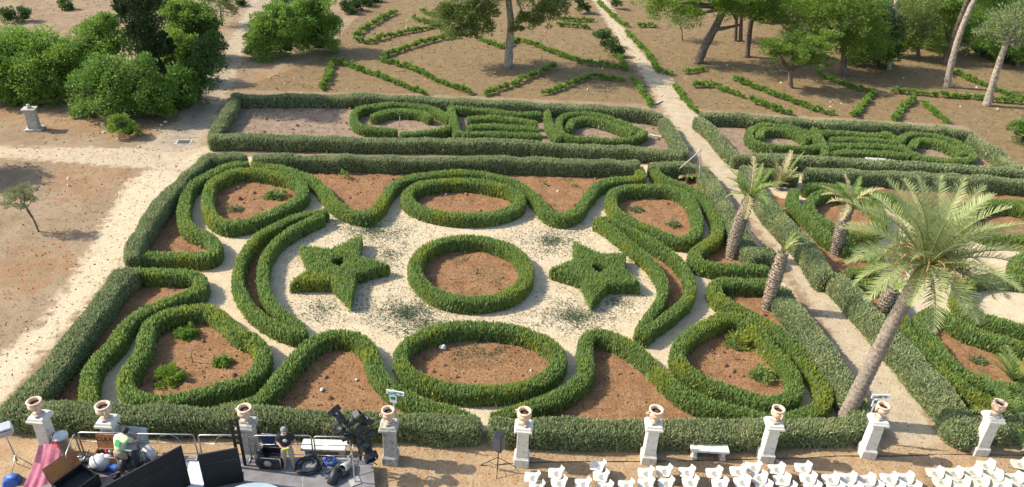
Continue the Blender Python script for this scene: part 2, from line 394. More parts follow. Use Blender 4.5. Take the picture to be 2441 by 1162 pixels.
we1 = hedge('winding hedge of the far right corner hooked round the foot of the pruned palm', [(1561, 395), (1571, 414), (1606, 432), (1650, 449), (1685, 476), (1705, 507), (1714, 536), (1706, 562), (1678, 580), (1657, 597), (1664, 618), (1702, 628), (1754, 631), (1822, 635)], group=gi, **IN)
we2 = hedge('winding hedge of the near right corner curling round to the front hedge', [(1829, 669), (1771, 667), (1722, 667), (1703, 679), (1712, 700), (1743, 721), (1788, 743), (1842, 775), (1890, 816), (1928, 862), (1959, 907), (1966, 941), (1948, 969), (1910, 985), (1860, 998)], group=gi, **IN)
ws1 = hedge('bell shaped wavy hedge at the near left, ending at the narrow front gap', [(520, 972), (575, 962), (610, 950), (645, 920), (672, 886), (700, 850), (731, 821), (765, 800), (807, 791), (848, 798), (877, 821), (888, 852), (901, 883), (930, 913), (979, 945), (1030, 965), (1082, 979), (1128, 998)], group=gi, **IN)
ws2 = hedge('bell shaped wavy hedge at the near right, starting at the narrow front gap', [(1185, 990), (1237, 974), (1289, 955), (1340, 931), (1377, 905), (1397, 876), (1397, 841), (1396, 807), (1413, 790), (1447, 792), (1488, 810), (1530, 838), (1564, 870), (1599, 905), (1640, 936), (1702, 962), (1771, 979), (1836, 996)], group=gi, **IN)
CR = dict(IN, w=.44)
lc = hedge('crescent moon hedge curving round the left star, its outer rim', [(775, 498), (703, 514), (652, 535), (612, 560), (582, 600), (567, 635), (566, 673), (582, 708), (606, 737), (645, 764), (690, 784), (722, 788)], group=gi, **CR)
lc2 = hedge('crescent moon hedge curving round the left star, its inner rim', [(764, 510), (720, 531), (676, 556), (645, 587), (628, 621), (624, 655), (631, 690), (652, 724), (686, 752), (714, 772)], group=gi, **CR)
rc = hedge('crescent moon hedge curving round the right star, its inner rim', [(1424, 520), (1445, 532), (1478, 557), (1519, 590), (1554, 621), (1578, 655), (1584, 686), (1571, 719), (1552, 742), (1534, 766), (1527, 786)], group=gi, **CR)
rc2 = hedge('crescent moon hedge curving round the right star, its outer rim', [(1440, 518), (1461, 524), (1513, 550), (1564, 578), (1606, 604), (1633, 635), (1647, 669), (1640, 704), (1616, 729), (1585, 753), (1557, 772), (1535, 790)], group=gi, **CR)
bed(np.vstack([lc, lc2[::-1]])); bed(np.vstack([rc, rc2[::-1]]))
star('star shaped hedge with an open middle, left of the central ring', [(712, 580), (862, 555), (930, 626), (835, 712), (688, 668)], [(790, 588), (858, 606), (850, 650), (786, 668), (733, 634)], (807, 617))
star('star shaped hedge with an open middle, right of the central ring', [(1368, 570), (1493, 597), (1530, 672), (1411, 712), (1310, 636)], [(1433, 599), (1491, 636), (1453, 674), (1384, 660), (1368, 610)], (1428, 634))
# outer border of the main parterre
OW = dict(OUT)
h_w1 = hedge('tall grey green border hedge on the left side, upper length down to the side gap', [(492, 368), (475, 383), (437, 418), (396, 459), (365, 500), (339, 542), (318, 583), (309, 606)], group=go, **OW)
h_nw = hedge('short grey green border hedge closing the far left corner', [(500, 368), (535, 367), (576, 368)], group=go, **OW)
h_w2 = hedge('tall grey green border hedge on the left side, lower length to the front corner', [(292, 645), (262, 680), (215, 745), (165, 815), (110, 880), (60, 935), (30, 965)], group=go, **dict(OW, w=1.0))
h_n = hedge('long straight grey green border hedge along the far side', [(612, 369), (750, 371), (900, 373), (1050, 375), (1200, 377), (1350, 380), (1515, 385)], group=go, **OW)
h_ne = hedge('short grey green border hedge at the far right corner behind the leaning poles', [(1558, 387), (1600, 388), (1655, 391)], group=go, **OW)
h_e1 = hedge('grey green border hedge on the right side, upper length along the gravel path', [(1678, 398), (1697, 430), (1722, 478), (1752, 528), (1780, 572), (1802, 600)], group=go, **dict(OW, w=.95))
h_e2 = hedge('grey green border hedge on the right side, lower length along the gravel path', [(1860, 686), (1890, 728), (1924, 772), (1969, 836), (2014, 905), (2048, 960), (2066, 992)], group=go, **dict(OW, w=.95))
h_s1 = hedge('grey green front hedge behind the stage and the left pillars', [(20, 968), (80, 970), (172, 973), (344, 978), (482, 981), (640, 984), (800, 989), (930, 995), (1060, 1001), (1126, 1004)], group=go, **dict(OW, w=.85, h=.88, bl=.2))
h_s2 = hedge('grey green front hedge behind the white chairs and the right pillars', [(1186, 1006), (1300, 1010), (1450, 1013), (1560, 1014), (1700, 1014), (1850, 1011), (1980, 1006), (2050, 1000)], group=go, **dict(OW, w=.85, h=.88, bl=.2))
X = lambda *a: np.array([P(*q)[:2] for q in a])
bed(np.vstack([ww1[3:], h_w1[::-1][:-1]]))
bed(np.vstack([ww2, h_w2[::-1]]))
bed(np.vstack([wn[1:], h_n[::-1]]))
bed(np.vstack([we1[1:], X((1850, 625)), h_e1[::-1], h_ne[::-1]]))
bed(np.vstack([we2[:11], X((1985, 965), (2050, 990)), h_e2[::-1]])); bed(np.vstack([ws1, h_s1[4:][::-1]])); bed(np.vstack([ws2, h_s2[1:6][::-1]]))
GROUND.insert(0, ('cream', X((490, 372), (1560, 395), (1690, 400), (1850, 640), (2080, 1010), (2060, 1040), (10, 1010), (290, 640))))
# second parterre behind
NB = dict(OUT, h=.9, w=.74, dens=330, bl=.2, bw=.06)
gN, gE = 'grey green hedges round the back parterre', 'grey green hedges round the far right parterre'
hb = [hedge('back hedge of the second parterre, below the young box rows', [(560, 226), (700, 225), (806, 225), (940, 228), (1047, 233), (1220, 243), (1392, 250), (1530, 262), (1572, 270)], group=gN, **NB),
      hedge('left end hedge of the second parterre beside the shaded track', [(556, 236), (540, 262), (522, 290), (507, 314)], group=gN, **NB),
      hedge('front hedge of the second parterre with a stone bench set into it', [(505, 322), (600, 322), (806, 328), (1013, 331), (1170, 334), (1300, 341), (1430, 348), (1530, 353), (1620, 361)], group=gN, **NB),
      hedge('right end hedge of the second parterre beside the gravel path', [(1586, 282), (1604, 312), (1622, 340), (1630, 356)], group=gN, **NB)]
bed(np.vstack([hb[0], hb[3], hb[2][::-1], hb[1][::-1]]))
he = [hedge('left end hedge of the far right parterre beside the gravel path', [(1668, 278), (1702, 308), (1729, 338), (1750, 360)], group=gE, **NB),
      hedge('back hedge of the far right parterre, below the pines', [(1676, 268), (1760, 271), (1821, 278), (1930, 285), (2028, 291), (2150, 297), (2234, 302), (2312, 310)], group=gE, **NB),
      hedge('right end hedge of the far right parterre at the photo edge', [(2322, 322), (2372, 353), (2405, 380), (2424, 394)], group=gE, **NB),
      hedge('front hedge of the far right parterre with a stone bench before it', [(1756, 368), (1850, 370), (1960, 374), (2060, 380), (2140, 386), (2250, 392), (2350, 398), (2430, 404)], group=gE, **NB)]
bed(np.vstack([he[1], he[2], he[3][::-1], he[0][::-1]]))
MI = dict(h=.66, w=.5, leaf='mid', dens=230, bl=.26, bw=.06)
gm, gm2 = 'ornament hedges of the second parterre', 'ornament hedges of the far right parterre'
for lab, px in (
    ('open ring hedge, larger outer curve at the left end of the second parterre', [(940, 306), (890, 302), (853, 295), (842, 275), (852, 258), (890, 249), (945, 245), (1000, 249), (1035, 258), (1070, 275)]),
    ('small inner arc hedge nested in the left open ring', [(890, 273), (920, 263), (955, 260), (1000, 264), (1025, 274)]),
    ('short hedge closing the lower right of the left open ring', [(960, 316), (1010, 311), (1050, 305), (1082, 294)]),
    ('upright hedge bar left of the tangled centrepiece', [(1076, 252), (1078, 272), (1084, 294), (1092, 314)]),
    ('topmost cross hedge of the tangled centrepiece', [(1085, 254), (1130, 256), (1180, 261), (1230, 268), (1285, 266)]),
    ('second cross hedge of the tangled centrepiece', [(1120, 279), (1170, 276), (1225, 281), (1275, 288)]),
    ('third cross hedge of the tangled centrepiece', [(1120, 300), (1165, 296), (1220, 299), (1280, 305)]),
    ('lowest cross hedge of the tangled centrepiece against the front hedge', [(1105, 316), (1160, 314), (1220, 316), (1285, 320)]),
    ('upright hedge bar slanting at the right of the tangled centrepiece', [(1304, 263), (1308, 285), (1318, 308), (1330, 325)]),
    ('large outer curve of the pointed ring hedge at the right end', [(1536, 311), (1490, 292), (1440, 275), (1400, 268), (1362, 269), (1337, 279), (1332, 297), (1342, 318), (1380, 326), (1440, 330), (1500, 328), (1534, 315)]),
    ('inner arc hedge nested in the pointed ring', [(1358, 300), (1364, 286), (1395, 279), (1440, 287), (1480, 300), (1505, 312)])):
    hedge(lab, px, group=gm, **MI)
for lab, px in (
    ('ring hedge at the left end of the far right parterre', [(1955, 344), (1930, 349), (1880, 347), (1830, 344), (1798, 334), (1786, 316), (1800, 300), (1830, 293), (1880, 299), (1925, 312), (1950, 330)]),
    ('inner arc hedge nested in the left ring of the far right parterre', [(1812, 322), (1818, 307), (1850, 304), (1895, 311), (1925, 326)]),
    ('slanting hedge bar beside the left ring of the far right parterre', [(1942, 305), (1955, 325), (1966, 345), (1968, 362)]),
    ('topmost cross hedge in the middle of the far right parterre', [(1960, 311), (2020, 314), (2080, 319), (2120, 315)]),
    ('second cross hedge in the middle of the far right parterre', [(1985, 328), (2040, 329), (2100, 332), (2140, 336)]),
    ('third cross hedge in the middle of the far right parterre', [(1985, 343), (2040, 343), (2100, 345), (2150, 350)]),
    ('lowest cross hedge in the middle of the far right parterre', [(1990, 360), (2050, 359), (2110, 362), (2160, 366)]),
    ('ring hedge at the right end of the far right parterre', [(2125, 320), (2150, 330), (2153, 322), (2180, 316), (2230, 320), (2280, 334), (2312, 353), (2320, 372), (2290, 378), (2230, 376), (2180, 364), (2150, 345)]),
    ('inner arc hedge nested in the right ring of the far right parterre', [(2178, 344), (2188, 330), (2220, 331), (2265, 344), (2296, 362)])):
    hedge(lab, px, group=gm2, **MI)
# right hand parterre, seen past the palms
gp, gpo = 'bright hedges of the right hand parterre', 'grey green hedges round the right hand parterre'
hedge('short grey green hedge behind the low tufted palm', [(1775, 400), (1820, 403), (1895, 407)], group=gpo, **OW)
e_w1 = hedge('grey green hedge on the right of the gravel path, upper length', [(1782, 412), (1810, 450), (1846, 498), (1886, 538), (1924, 578), (1955, 622), (1968, 648)], group=gpo, **dict(OW, w=.95))
e_w2 = hedge('grey green hedge on the right of the gravel path, lower length', [(2000, 655), (2035, 690), (2072, 730), (2115, 780), (2165, 836), (2215, 892), (2258, 942), (2284, 975)], group=gpo, **dict(OW, w=1.05))
e_n = hedge('long grey green hedge along the far side of the right hand parterre', [(1930, 402), (2030, 406), (2150, 411), (2290, 419), (2400, 426), (2520, 434)], group=gpo, **OW)
hedge('grey green front hedge right of the last pillar', [(2385, 1003), (2441, 1001), (2520, 1000)], group=gpo, **OW)
e1 = hedge('bright winding hedge beside the far pruned palm, along the path hedge', [(1895, 452), (1892, 472), (1905, 496), (1935, 520), (1960, 545), (1985, 566), (2030, 585), (2075, 590), (2095, 608), (2080, 640), (2030, 642)], group=gp, **IN)
bed(hedge('bright ring hedge behind the far pruned palm', [(1945, 462), (1930, 484), (1945, 510), (1990, 535), (2040, 552), (2085, 545), (2105, 515), (2085, 485), (2040, 465), (1985, 454)], closed=True, group=gp, **IN))
e2 = hedge('bright wavy hedge far right behind the tall palm crown', [(1925, 442), (1960, 440), (2060, 450), (2130, 470), (2190, 505), (2240, 520), (2280, 500), (2320, 482), (2380, 480), (2441, 490), (2500, 510)], group=gp, **IN)
bed(hedge('bright oval ring hedge at the right photo edge behind the palm fronds', ell(2430, 520, 130, 42, 3), closed=True, group=gp, **IN))
e3 = hedge('bright hedge starting beside the stubby cut palm and running down to the corner', [(2050, 668), (2090, 672), (2130, 690), (2145, 735), (2165, 785), (2200, 828), (2250, 880), (2305, 920), (2360, 950), (2441, 980), (2500, 990)], group=gp, **IN)
e4 = hedge('bright kidney ring hedge at the lower right edge, left curve', [(2215, 740), (2196, 769), (2225, 805), (2248, 838), (2286, 876), (2337, 902), (2400, 918), (2470, 915), (2530, 890), (2500, 840), (2441, 820), (2372, 800), (2303, 775), (2255, 745)], closed=True, group=gp, **IN)
bed(e4)
hedge('bright crescent hedge seen through the palm fronds at the right', [(2520, 662), (2441, 660), (2370, 656), (2312, 668), (2288, 702), (2330, 742), (2441, 775), (2500, 785)], group=gp, **IN)
hedge('bright hedge curve at the right photo edge between the oval ring and the crescent', [(2520, 610), (2460, 604), (2425, 618), (2440, 640), (2520, 645)], group=gp, **IN)
hedge('bright bell shaped hedge end at the lower right photo edge', [(2400, 968), (2441, 955), (2500, 940)], group=gp, **IN)
GROUND.insert(0, ('cream', X((1770, 415), (2600, 440), (2700, 1010), (2330, 1010), (2000, 660))))
bed(np.vstack([e1, X((1985, 650)), e_w1[::-1]])); bed(np.vstack([e3, X((2400, 1000), (2300, 985)), e_w2[::-1]])); bed(np.vstack([e2, e_n[::-1]]))
# rows of young box in the far garden
def lowhedge(label, px, group):
    w_ = np.array([P(x, y, .2)[:2] for x, y in px]); p = resample(w_, .23, False); base = np.array([*p.mean(0), 0]); L = []
    for q in p:
        if rng.random() < .015: continue
        r_ = rng.uniform(.16, .24); h_ = rng.uniform(.8, 1.25)*r_*1.1; L.append((np.array([*(q+rng.normal(size=2)*.05), h_*.85])-base, (r_, r_, h_)))
    V, Q = crown(L, 'low', .12, 170, .6, .9, nsub=6)
    tag(link('low_hedge', quadmesh('low_hedge', V, Q, [M['low']]), None, base), label, 'low hedge', group)
gl = 'low rows of young box in the far garden'
for lab, px in (
    ('young box row slanting up beside the dark shrubs at the far left', [(848, 86), (868, 69), (892, 55), (920, 38), (945, 29)]),
    ('young box row closing the small bed at the far left from below', [(848, 95), (880, 100), (930, 84), (978, 74), (1030, 64), (1048, 56)]),
    ('young box row on the far right side of the small left bed', [(986, 44), (1016, 52), (1046, 60)]),
    ('faint young box row near the top, left of the pale tree', [(1006, 27), (1030, 34), (1054, 40)]),
    ('young box row, upper left arm of the big diamond bed', [(912, 136), (930, 127), (972, 113), (1013, 100), (1048, 91), (1089, 86)]),
    ('young box row, lower left arm of the big diamond bed', [(908, 142), (961, 155), (996, 168), (1037, 189), (1082, 206), (1122, 220)]),
    ('young box row running down from the left above the second parterre', [(795, 149), (820, 149), (858, 165), (910, 182), (961, 203), (1013, 221)]),
    ('short young box row dropping to the back hedge at the left', [(790, 155), (780, 185), (768, 210)]),
    ('young box row, lower right arm of the big diamond bed', [(1158, 225), (1190, 210), (1220, 202), (1254, 186), (1289, 172), (1322, 158)]),
    ('young box row, upper right arm of the big diamond bed passing the pine trunk', [(1140, 91), (1170, 102), (1199, 113), (1234, 93), (1271, 104), (1313, 121), (1351, 135), (1392, 149), (1427, 152), (1488, 162)]),
    ('young box row slanting to the second parterre right of the pine', [(1300, 222), (1340, 207), (1375, 193), (1402, 184)]),
    ('young box row of separate tufts above the slanting row', [(1404, 182), (1440, 186), (1482, 189)]),
    ('young box row dropping along the left of the path to the second parterre', [(1509, 190), (1526, 213), (1540, 234), (1552, 250)]),
    ('young box row below the two dark shrubs by the path', [(1468, 130), (1481, 146), (1492, 165)]),
    ('young box row right of the pine, high up', [(1330, 58), (1375, 62), (1402, 66)]),
    ('topmost young box row right of the pine', [(1340, 45), (1375, 48), (1410, 48)]),
    ('young box row along the right of the path near the top', [(1426, 6), (1454, 31), (1475, 52), (1495, 61)]),
    ('young box row along the right of the path turning at the crossing', [(1495, 76), (1513, 96), (1537, 120), (1557, 148), (1571, 169), (1599, 173)]),
    ('short young box row under the left end of the pine canopy', [(1523, 60), (1543, 60), (1562, 61)]),
    ('young box row along the right of the path to the far right parterre', [(1609, 206), (1630, 234), (1657, 265)]),
    ('young box row leaving the path crossing to the right', [(1654, 203), (1695, 203), (1736, 217), (1771, 228)]),
    ('short young box row in the pine shade by the crossing', [(1633, 172), (1655, 169), (1678, 164)]),
    ('young box row just above the far right parterre, left part', [(1791, 237), (1821, 249), (1855, 262), (1886, 269)]),
    ('young box row of tiny plants curving through the far right bed', [(1750, 186), (1788, 203), (1835, 220), (1876, 235), (1911, 248), (1948, 262), (1983, 269)]),
    ('young box row in the shade right of the small pine', [(1952, 176), (1993, 193), (2034, 207), (2076, 217)]),
    ('young box row slanting down to the far right parterre', [(2083, 220), (2062, 245), (2034, 274)]),
    ('left of the two young box rows forming an open tent shape', [(2179, 234), (2155, 254), (2131, 284)]),
    ('right of the two young box rows forming an open tent shape', [(2200, 244), (2227, 268), (2255, 288)]),
    ('long shaded young box row crossing below the leaning trunks', [(2131, 217), (2186, 221), (2248, 227), (2310, 231), (2372, 238), (2460, 246)]),
    ('young box row between the two leaning trunks', [(2272, 169), (2313, 189), (2358, 206), (2400, 224), (2455, 240)])):
    lowhedge(lab, px, gl)
for lab, pxy, r_ in (('rounded bush ending the hedge beside the last right pillar', (2292, 1022), (.75, .75, .95)), ('rounded bush at the corner of the path hedge by the pruned palms', (1822, 612), (.6, .6, .9))):
    c = P(*pxy, .5); k = 14
    S = np.array([[(c[0]+r_[0]*math.cos(a)*s_, c[1]+r_[1]*math.sin(a)*s_, r_[2]*z) for z, s_ in ((0, .8), (.35, 1), (.7, .92), (.92, .6), (1, .05))] for a in np.linspace(0, 2*math.pi, k, endpoint=False)])
    o = grid_hedge('round_bush', S, True, 'outer', 520, .17, .045, 1.0, .6, .5); tag(o, label=lab, cat='bush')
# ------------------------------------------------------------------ ground: one sheet, zones blended by vertex weights
def inside(px, py, poly):
    c = np.zeros(px.shape, bool); n = len(poly)
    for i in range(n):
        (x1, y1), (x2, y2) = poly[i], poly[i-1]
        k = ((y1 > py) != (y2 > py)) & (px < (x2-x1)*(py-y1)/(y2-y1+1e-12)+x1); c ^= k
    return c
def sdist(px, py, poly):                  # signed distance, positive inside
    d = np.full(px.shape, 1e9); n = len(poly)
    for i in range(n):
        a, b = poly[i-1], poly[i]; e = b-a; L = e@e+1e-9
        t = np.clip(((px-a[0])*e[0]+(py-a[1])*e[1])/L, 0, 1)
        d = np.minimum(d, np.hypot(px-a[0]-t*e[0], py-a[1]-t*e[1]))
    return np.where(inside(px, py, poly), d, -d)
def axis(lo, hi, st, far):
    f = np.arange(lo, hi+st/2, st); g = np.array([1.5, 4, 9, 20, 45, 100, 220, 500, far])
    return np.r_[lo-g[::-1], f, hi+g]
gx, gy = axis(-58, 70, .3, 1500), axis(10, 100, .3, 1500)
GX, GY = np.meshgrid(gx, gy); fx, fy = GX.ravel(), GY.ravel()
def zone(poly, soft):
    poly = np.asarray(poly); out = np.zeros(len(fx)); lo, hi = poly.min(0)-soft-1, poly.max(0)+soft+1
    k = (fx > lo[0]) & (fx < hi[0]) & (fy > lo[1]) & (fy < hi[1])
    out[k] = np.clip(.5+sdist(fx[k], fy[k], poly)/(2*soft), 0, 1); return out
cream = np.zeros(len(fx)); soil = np.zeros(len(fx)); litter = np.zeros(len(fx)); rust = np.zeros(len(fx)); tan_shade = np.zeros(len(fx))
for kind, poly in GROUND:
    if kind == 'cream': cream = np.maximum(cream, zone(poly, .25))
for px in ([(1385, -60), (1430, -40), (1475, 52), (1530, 125), (1600, 190), (1655, 262), (1700, 330), (1752, 392), (1790, 440), (1870, 550), (1965, 665), (2075, 790), (2170, 930), (2260, 1050), (2150, 1062), (2060, 940), (1980, 790), (1880, 650), (1795, 530), (1715, 430), (1650, 360), (1600, 290), (1548, 205), (1490, 118), (1440, 45), (1395, -30)],
           [(430, 350), (1640, 362), (1700, 400), (2441, 420), (2441, 400), (1760, 392), (1640, 375), (600, 360), (495, 362), (300, 620), (-40, 1010), (-40, 870), (100, 770), (210, 600), (300, 440)],
           [(-60, 350), (200, 352), (330, 352), (440, 360), (440, 420), (330, 400), (200, 392), (-60, 372)],
           [(620, -40), (700, -40), (640, 40), (590, 90), (560, 190), (510, 290), (480, 345), (440, 365), (330, 355), (420, 290), (480, 200), (540, 110), (575, 50)]):
    zc_ = zone(X(*px), 1.0)*.96; cream = np.maximum(cream, zc_)
    if px[0] != (430, 350): tan_shade = np.maximum(tan_shade, zc_*{1385: .5, -60: .45, 620: 1.0}[px[0][0]])  # browner tan on the paths; on the left track it paints in shade
front = zone(X((-300, 1046), (2700, 1046), (3200, 1500), (-700, 1500)), .4)
litter = np.maximum(litter, zone(X((560, 215), (760, 140), (830, 60), (960, -60), (2900, -60), (2900, 380), (2430, 395), (2300, 300), (1660, 262), (1600, 250), (1000, 225)), .6))
litter *= 1-cream
for kind, poly in GROUND:
    if kind == 'soil':
        z = zone(poly, .12); soil = np.maximum(soil, z)
soil = np.clip(soil, 0, 1)
back = zone(np.vstack([hb[0], hb[3], hb[2][::-1], hb[1][::-1]]), .2); back = np.maximum(back, zone(np.vstack([he[1], he[2], he[3][::-1], he[0][::-1]]), .2))
for px in ([(140, 400), (260, 385), (320, 420), (250, 470), (150, 480), (100, 440)], [(60, 590), (140, 570), (190, 620), (110, 690), (20, 720), (-20, 650)], [(600, 175), (720, 160), (740, 200), (610, 215)], [(0, 250), (260, 300), (380, 300), (330, 330), (0, 290)]):
    rust = np.maximum(rust, zone(X(*px), 1.2))
z = np.zeros(len(fx))
k = (np.abs(fx) < 70) & (fy < 100)
z[k] = rng.normal(size=k.sum())*(.006+.022*soil[k]*(1-back[k])+.008*(1-cream[k]))
V = np.stack([fx, fy, z], 1); nx, ny = len(gx), len(gy)
I = np.arange(nx*ny).reshape(ny, nx)
Q = np.stack([I[:-1, :-1], I[:-1, 1:], I[1:, 1:], I[1:, :-1]], -1).reshape(-1, 4)
mt, n, l, b, out = newmat('earth')
def attr(nm):
    a = N(n, 'ShaderNodeAttribute'); a.attribute_name = nm; return a
A1, A2 = attr('zone_a'), attr('zone_b')
s1 = N(n, 'ShaderNodeSeparateColor'); l.new(A1.outputs['Color'], s1.inputs[0])
s2 = N(n, 'ShaderNodeSeparateColor'); l.new(A2.outputs['Color'], s2.inputs[0])
wp = wpos(n)
nb = noise(n, l, .35, 5, .65, wp); nm_ = noise(n, l, 1.6, 6, .7, wp); nf = noise(n, l, 9, 4, .7, wp); ng = noise(n, l, 28, 3, .6, wp)
def edge(a, amt=.55):
    return ramp(n, l, mathn(n, l, 'ADD', a, mathn(n, l, 'MULTIPLY', mathn(n, l, 'SUBTRACT', nm_, .5), amt*2)), .36, .64)
dirt = mixc(n, l, ramp(n, l, nb, .40, .62), (0.272, 0.196, 0.120), (0.224, 0.152, 0.088))
dirt = mixc(n, l, ramp(n, l, nm_, .45, .75), dirt, (0.168, 0.112, 0.068))
dirt = mixc(n, l, ramp(n, l, nf, .52, .72), dirt, (0.328, 0.252, 0.164))
rustc = mixc(n, l, ramp(n, l, nf, .4, .6), (0.320, 0.160, 0.068), (0.248, 0.112, 0.048))
dirt = mixc(n, l, mathn(n, l, 'MULTIPLY', mathn(n, l, 'MULTIPLY', edge(s2.outputs[1], .9), ramp(n, l, nm_, .38, .62)), .6), dirt, rustc)
lit = mixc(n, l, ramp(n, l, nm_, .38, .62), (0.166, 0.113, 0.056), (0.220, 0.151, 0.074))
lit = mixc(n, l, ramp(n, l, nf, .50, .66), lit, (0.116, 0.074, 0.037))
lit = mixc(n, l, ramp(n, l, ng, .60, .70), lit, (0.333, 0.260, 0.141))
crm = mixc(n, l, ramp(n, l, nm_, .38, .66), (0.515, 0.419, 0.281), (0.442, 0.345, 0.221))
crm = mixc(n, l, ramp(n, l, nf, .55, .72), crm, (0.331, 0.244, 0.152))
crm = mixc(n, l, ramp(n, l, ng, .58, .70), crm, (0.644, 0.552, 0.414))
crm = mixc(n, l, A1.outputs['Alpha'], crm, mixc(n, l, ramp(n, l, nm_, .35, .65), (.33, .265, .185), (.25, .19, .13)))  # tan of the paths, with the left track's shade put into the colour
sol = mixc(n, l, ramp(n, l, nm_, .38, .62), (0.211, 0.108, 0.048), (0.280, 0.158, 0.076))
sol = mixc(n, l, ramp(n, l, nf, .46, .64), sol, (0.143, 0.068, 0.033))
sol = mixc(n, l, ramp(n, l, ng, .62, .70), sol, (0.434, 0.316, 0.171))
bk = mixc(n, l, ramp(n, l, nm_, .4, .6), (0.256, 0.184, 0.124), (0.192, 0.132, 0.088)); bk = mixc(n, l, ramp(n, l, ng, .56, .68), bk, (0.416, 0.336, 0.240))
frt = mixc(n, l, ramp(n, l, nm_, .40, .62), (0.376, 0.264, 0.152), (0.320, 0.204, 0.108)); frt = mixc(n, l, ramp(n, l, nf, .5, .68), frt, (0.256, 0.152, 0.080)); frt = mixc(n, l, ramp(n, l, ng, .58, .68), frt, (0.464, 0.352, 0.224))
c = mixc(n, l, edge(s1.outputs[2]), dirt, lit)
c = mixc(n, l, edge(s2.outputs[0]), c, frt)
c = mixc(n, l, edge(s1.outputs[0], .7), c, crm)
c = mixc(n, l, edge(s1.outputs[1], .25), c, mixc(n, l, s2.outputs[2], sol, bk))
l.new(c, b.inputs['Base Color']); b.inputs['Roughness'].default_value = .95; b.inputs['Specular IOR Level'].default_value = .15
hgt = mathn(n, l, 'ADD', mathn(n, l, 'MULTIPLY', nf, 1.0), mathn(n, l, 'MULTIPLY', ng, .5))
bp = N(n, 'ShaderNodeBump'); bp.inputs['Strength'].default_value = .75; bp.inputs['Distance'].default_value = .06
l.new(hgt, bp.inputs['Height']); l.new(bp.outputs[0], b.inputs['Normal'])
me = quadmesh('ground', V, Q, [mt], smooth=True)
for nm, arr in (('zone_a', (cream, soil, litter)), ('zone_b', (front, rust, back))):
    a = me.color_attributes.new(nm, 'FLOAT_COLOR', 'POINT'); a.data.foreach_set('color', np.stack([*arr, tan_shade], 1).astype(np.float32).ravel())
tag(link('ground', me), kind='structure')
# pebbles and clods, weeds on the gravel
def scatter(polys, dens):
    out = []
    for poly in polys:
        lo, hi = poly.min(0), poly.max(0); k = int((hi-lo).prod()*dens); p = lo+(hi-lo)*rng.random((k, 2))
        out.append(p[inside(p[:, 0], p[:, 1], poly)])
    return np.concatenate(out)
def stones(name, pts, smin, smax, m_):
    k = len(pts); s_ = rng.uniform(smin, smax, k)**1.0*(1+2*(rng.random(k) < .06)); base = np.array([[1, 0, 0], [0, 1, 0], [-1, 0, 0], [0, -1, 0]])
    ang = rng.uniform(0, 6.28, k); ca, sa = np.cos(ang), np.sin(ang)
    bx = rng.uniform(.6, 1.3, (k, 4)); Vl = []
    for i in range(4):
        x, y = base[i, 0]*bx[:, i], base[i, 1]*bx[:, i]; Vl.append(np.stack([pts[:, 0]+s_*(x*ca-y*sa), pts[:, 1]+s_*(x*sa+y*ca), np.full(k, -.01)], 1))
    top = [(.5*Vl[i]+.5*np.c_[pts, np.zeros(k)])*[1, 1, 0]+np.c_[np.zeros((k, 2)), s_*rng.uniform(.5, 1.0, k)] for i in range(4)]
    V = np.stack(Vl+top, 1).reshape(-1, 3); o = np.arange(k)[:, None]*8
    F = np.array([[0, 1, 5, 4], [1, 2, 6, 5], [2, 3, 7, 6], [3, 0, 4, 7], [4, 5, 6, 7]])
    Q = (F[None]+o[:, :, None]).reshape(-1, 4)
    return tag(link(name, quadmesh(name, V, Q, [m_])), kind='stuff')
soils = [q for k_, q in GROUND if k_ == 'soil']
stones('pebbles', np.concatenate([scatter(soils, .35), scatter([X((-40, 980), (290, 640), (480, 370), (-40, 380)), X((560, 215), (960, 0), (1400, 0), (1560, 220)), X((1650, 260), (1560, 120), (2441, 200), (2441, 390)), X((0, 1060), (2441, 1060), (2441, 1160), (0, 1160))], .55)]), .02, .045, M['rock'])
M['clod'] = mat('clod', (.21, .105, .055), .95, (.15, .07, .04), 3)
stones('soil_clods', scatter(soils[:7]+soils[9:18], 9), .02, .06, M['clod'])
def tuft_pts(cx, cy, rx, ry, k):
    a = rng.uniform(0, 6.28, k); r_ = np.abs(rng.normal(size=k))*.75
    return np.array([P(cx+rx*q*math.cos(t), cy+ry*q*math.sin(t)) for q, t in zip(r_, a)])
def weeds(name, spots, dens, size):
    Cs = []
    for cx, cy, rx, ry, k in spots:
        p = tuft_pts(cx, cy, rx, ry, k); Cs.append(np.repeat(p, dens, 0)+rng.normal(size=(k*dens, 3))*[.22, .22, 0])
    C = np.concatenate(Cs); D = unit(np.c_[rng.normal(size=(len(C), 2)), rng.uniform(.1, .7, len(C))]); C[:, 2] = .015
    V, Q = leafquads(C, D, size*rng.uniform(.5, 1.4, len(C)), size*.5*rng.uniform(.5, 1.4, len(C)), .5)
    return tag(link(name, quadmesh(name, V, Q, [M['weed']])), kind='stuff')
weeds('ground_weeds', [(890, 550, 120, 48, 330), (930, 610, 60, 60, 110), (1310, 575, 105, 45, 300), (970, 745, 160, 48, 380), (1010, 780, 80, 20, 90), (1370, 755, 120, 42, 260), (1470, 720, 100, 55, 110), (860, 660, 70, 90, 80), (770, 740, 80, 45, 70), (1480, 640, 80, 70, 60), (720, 600, 60, 80, 40)], 11, .062)
weeds('bed_weeds', [(1165, 835, 85, 32, 70), (1100, 845, 40, 22, 22), (1100, 615, 18, 8, 14), (1150, 660, 70, 35, 22), (1185, 672, 14, 7, 6), (1120, 475, 60, 14, 12), (870, 420, 60, 12, 8)], 16, .055)

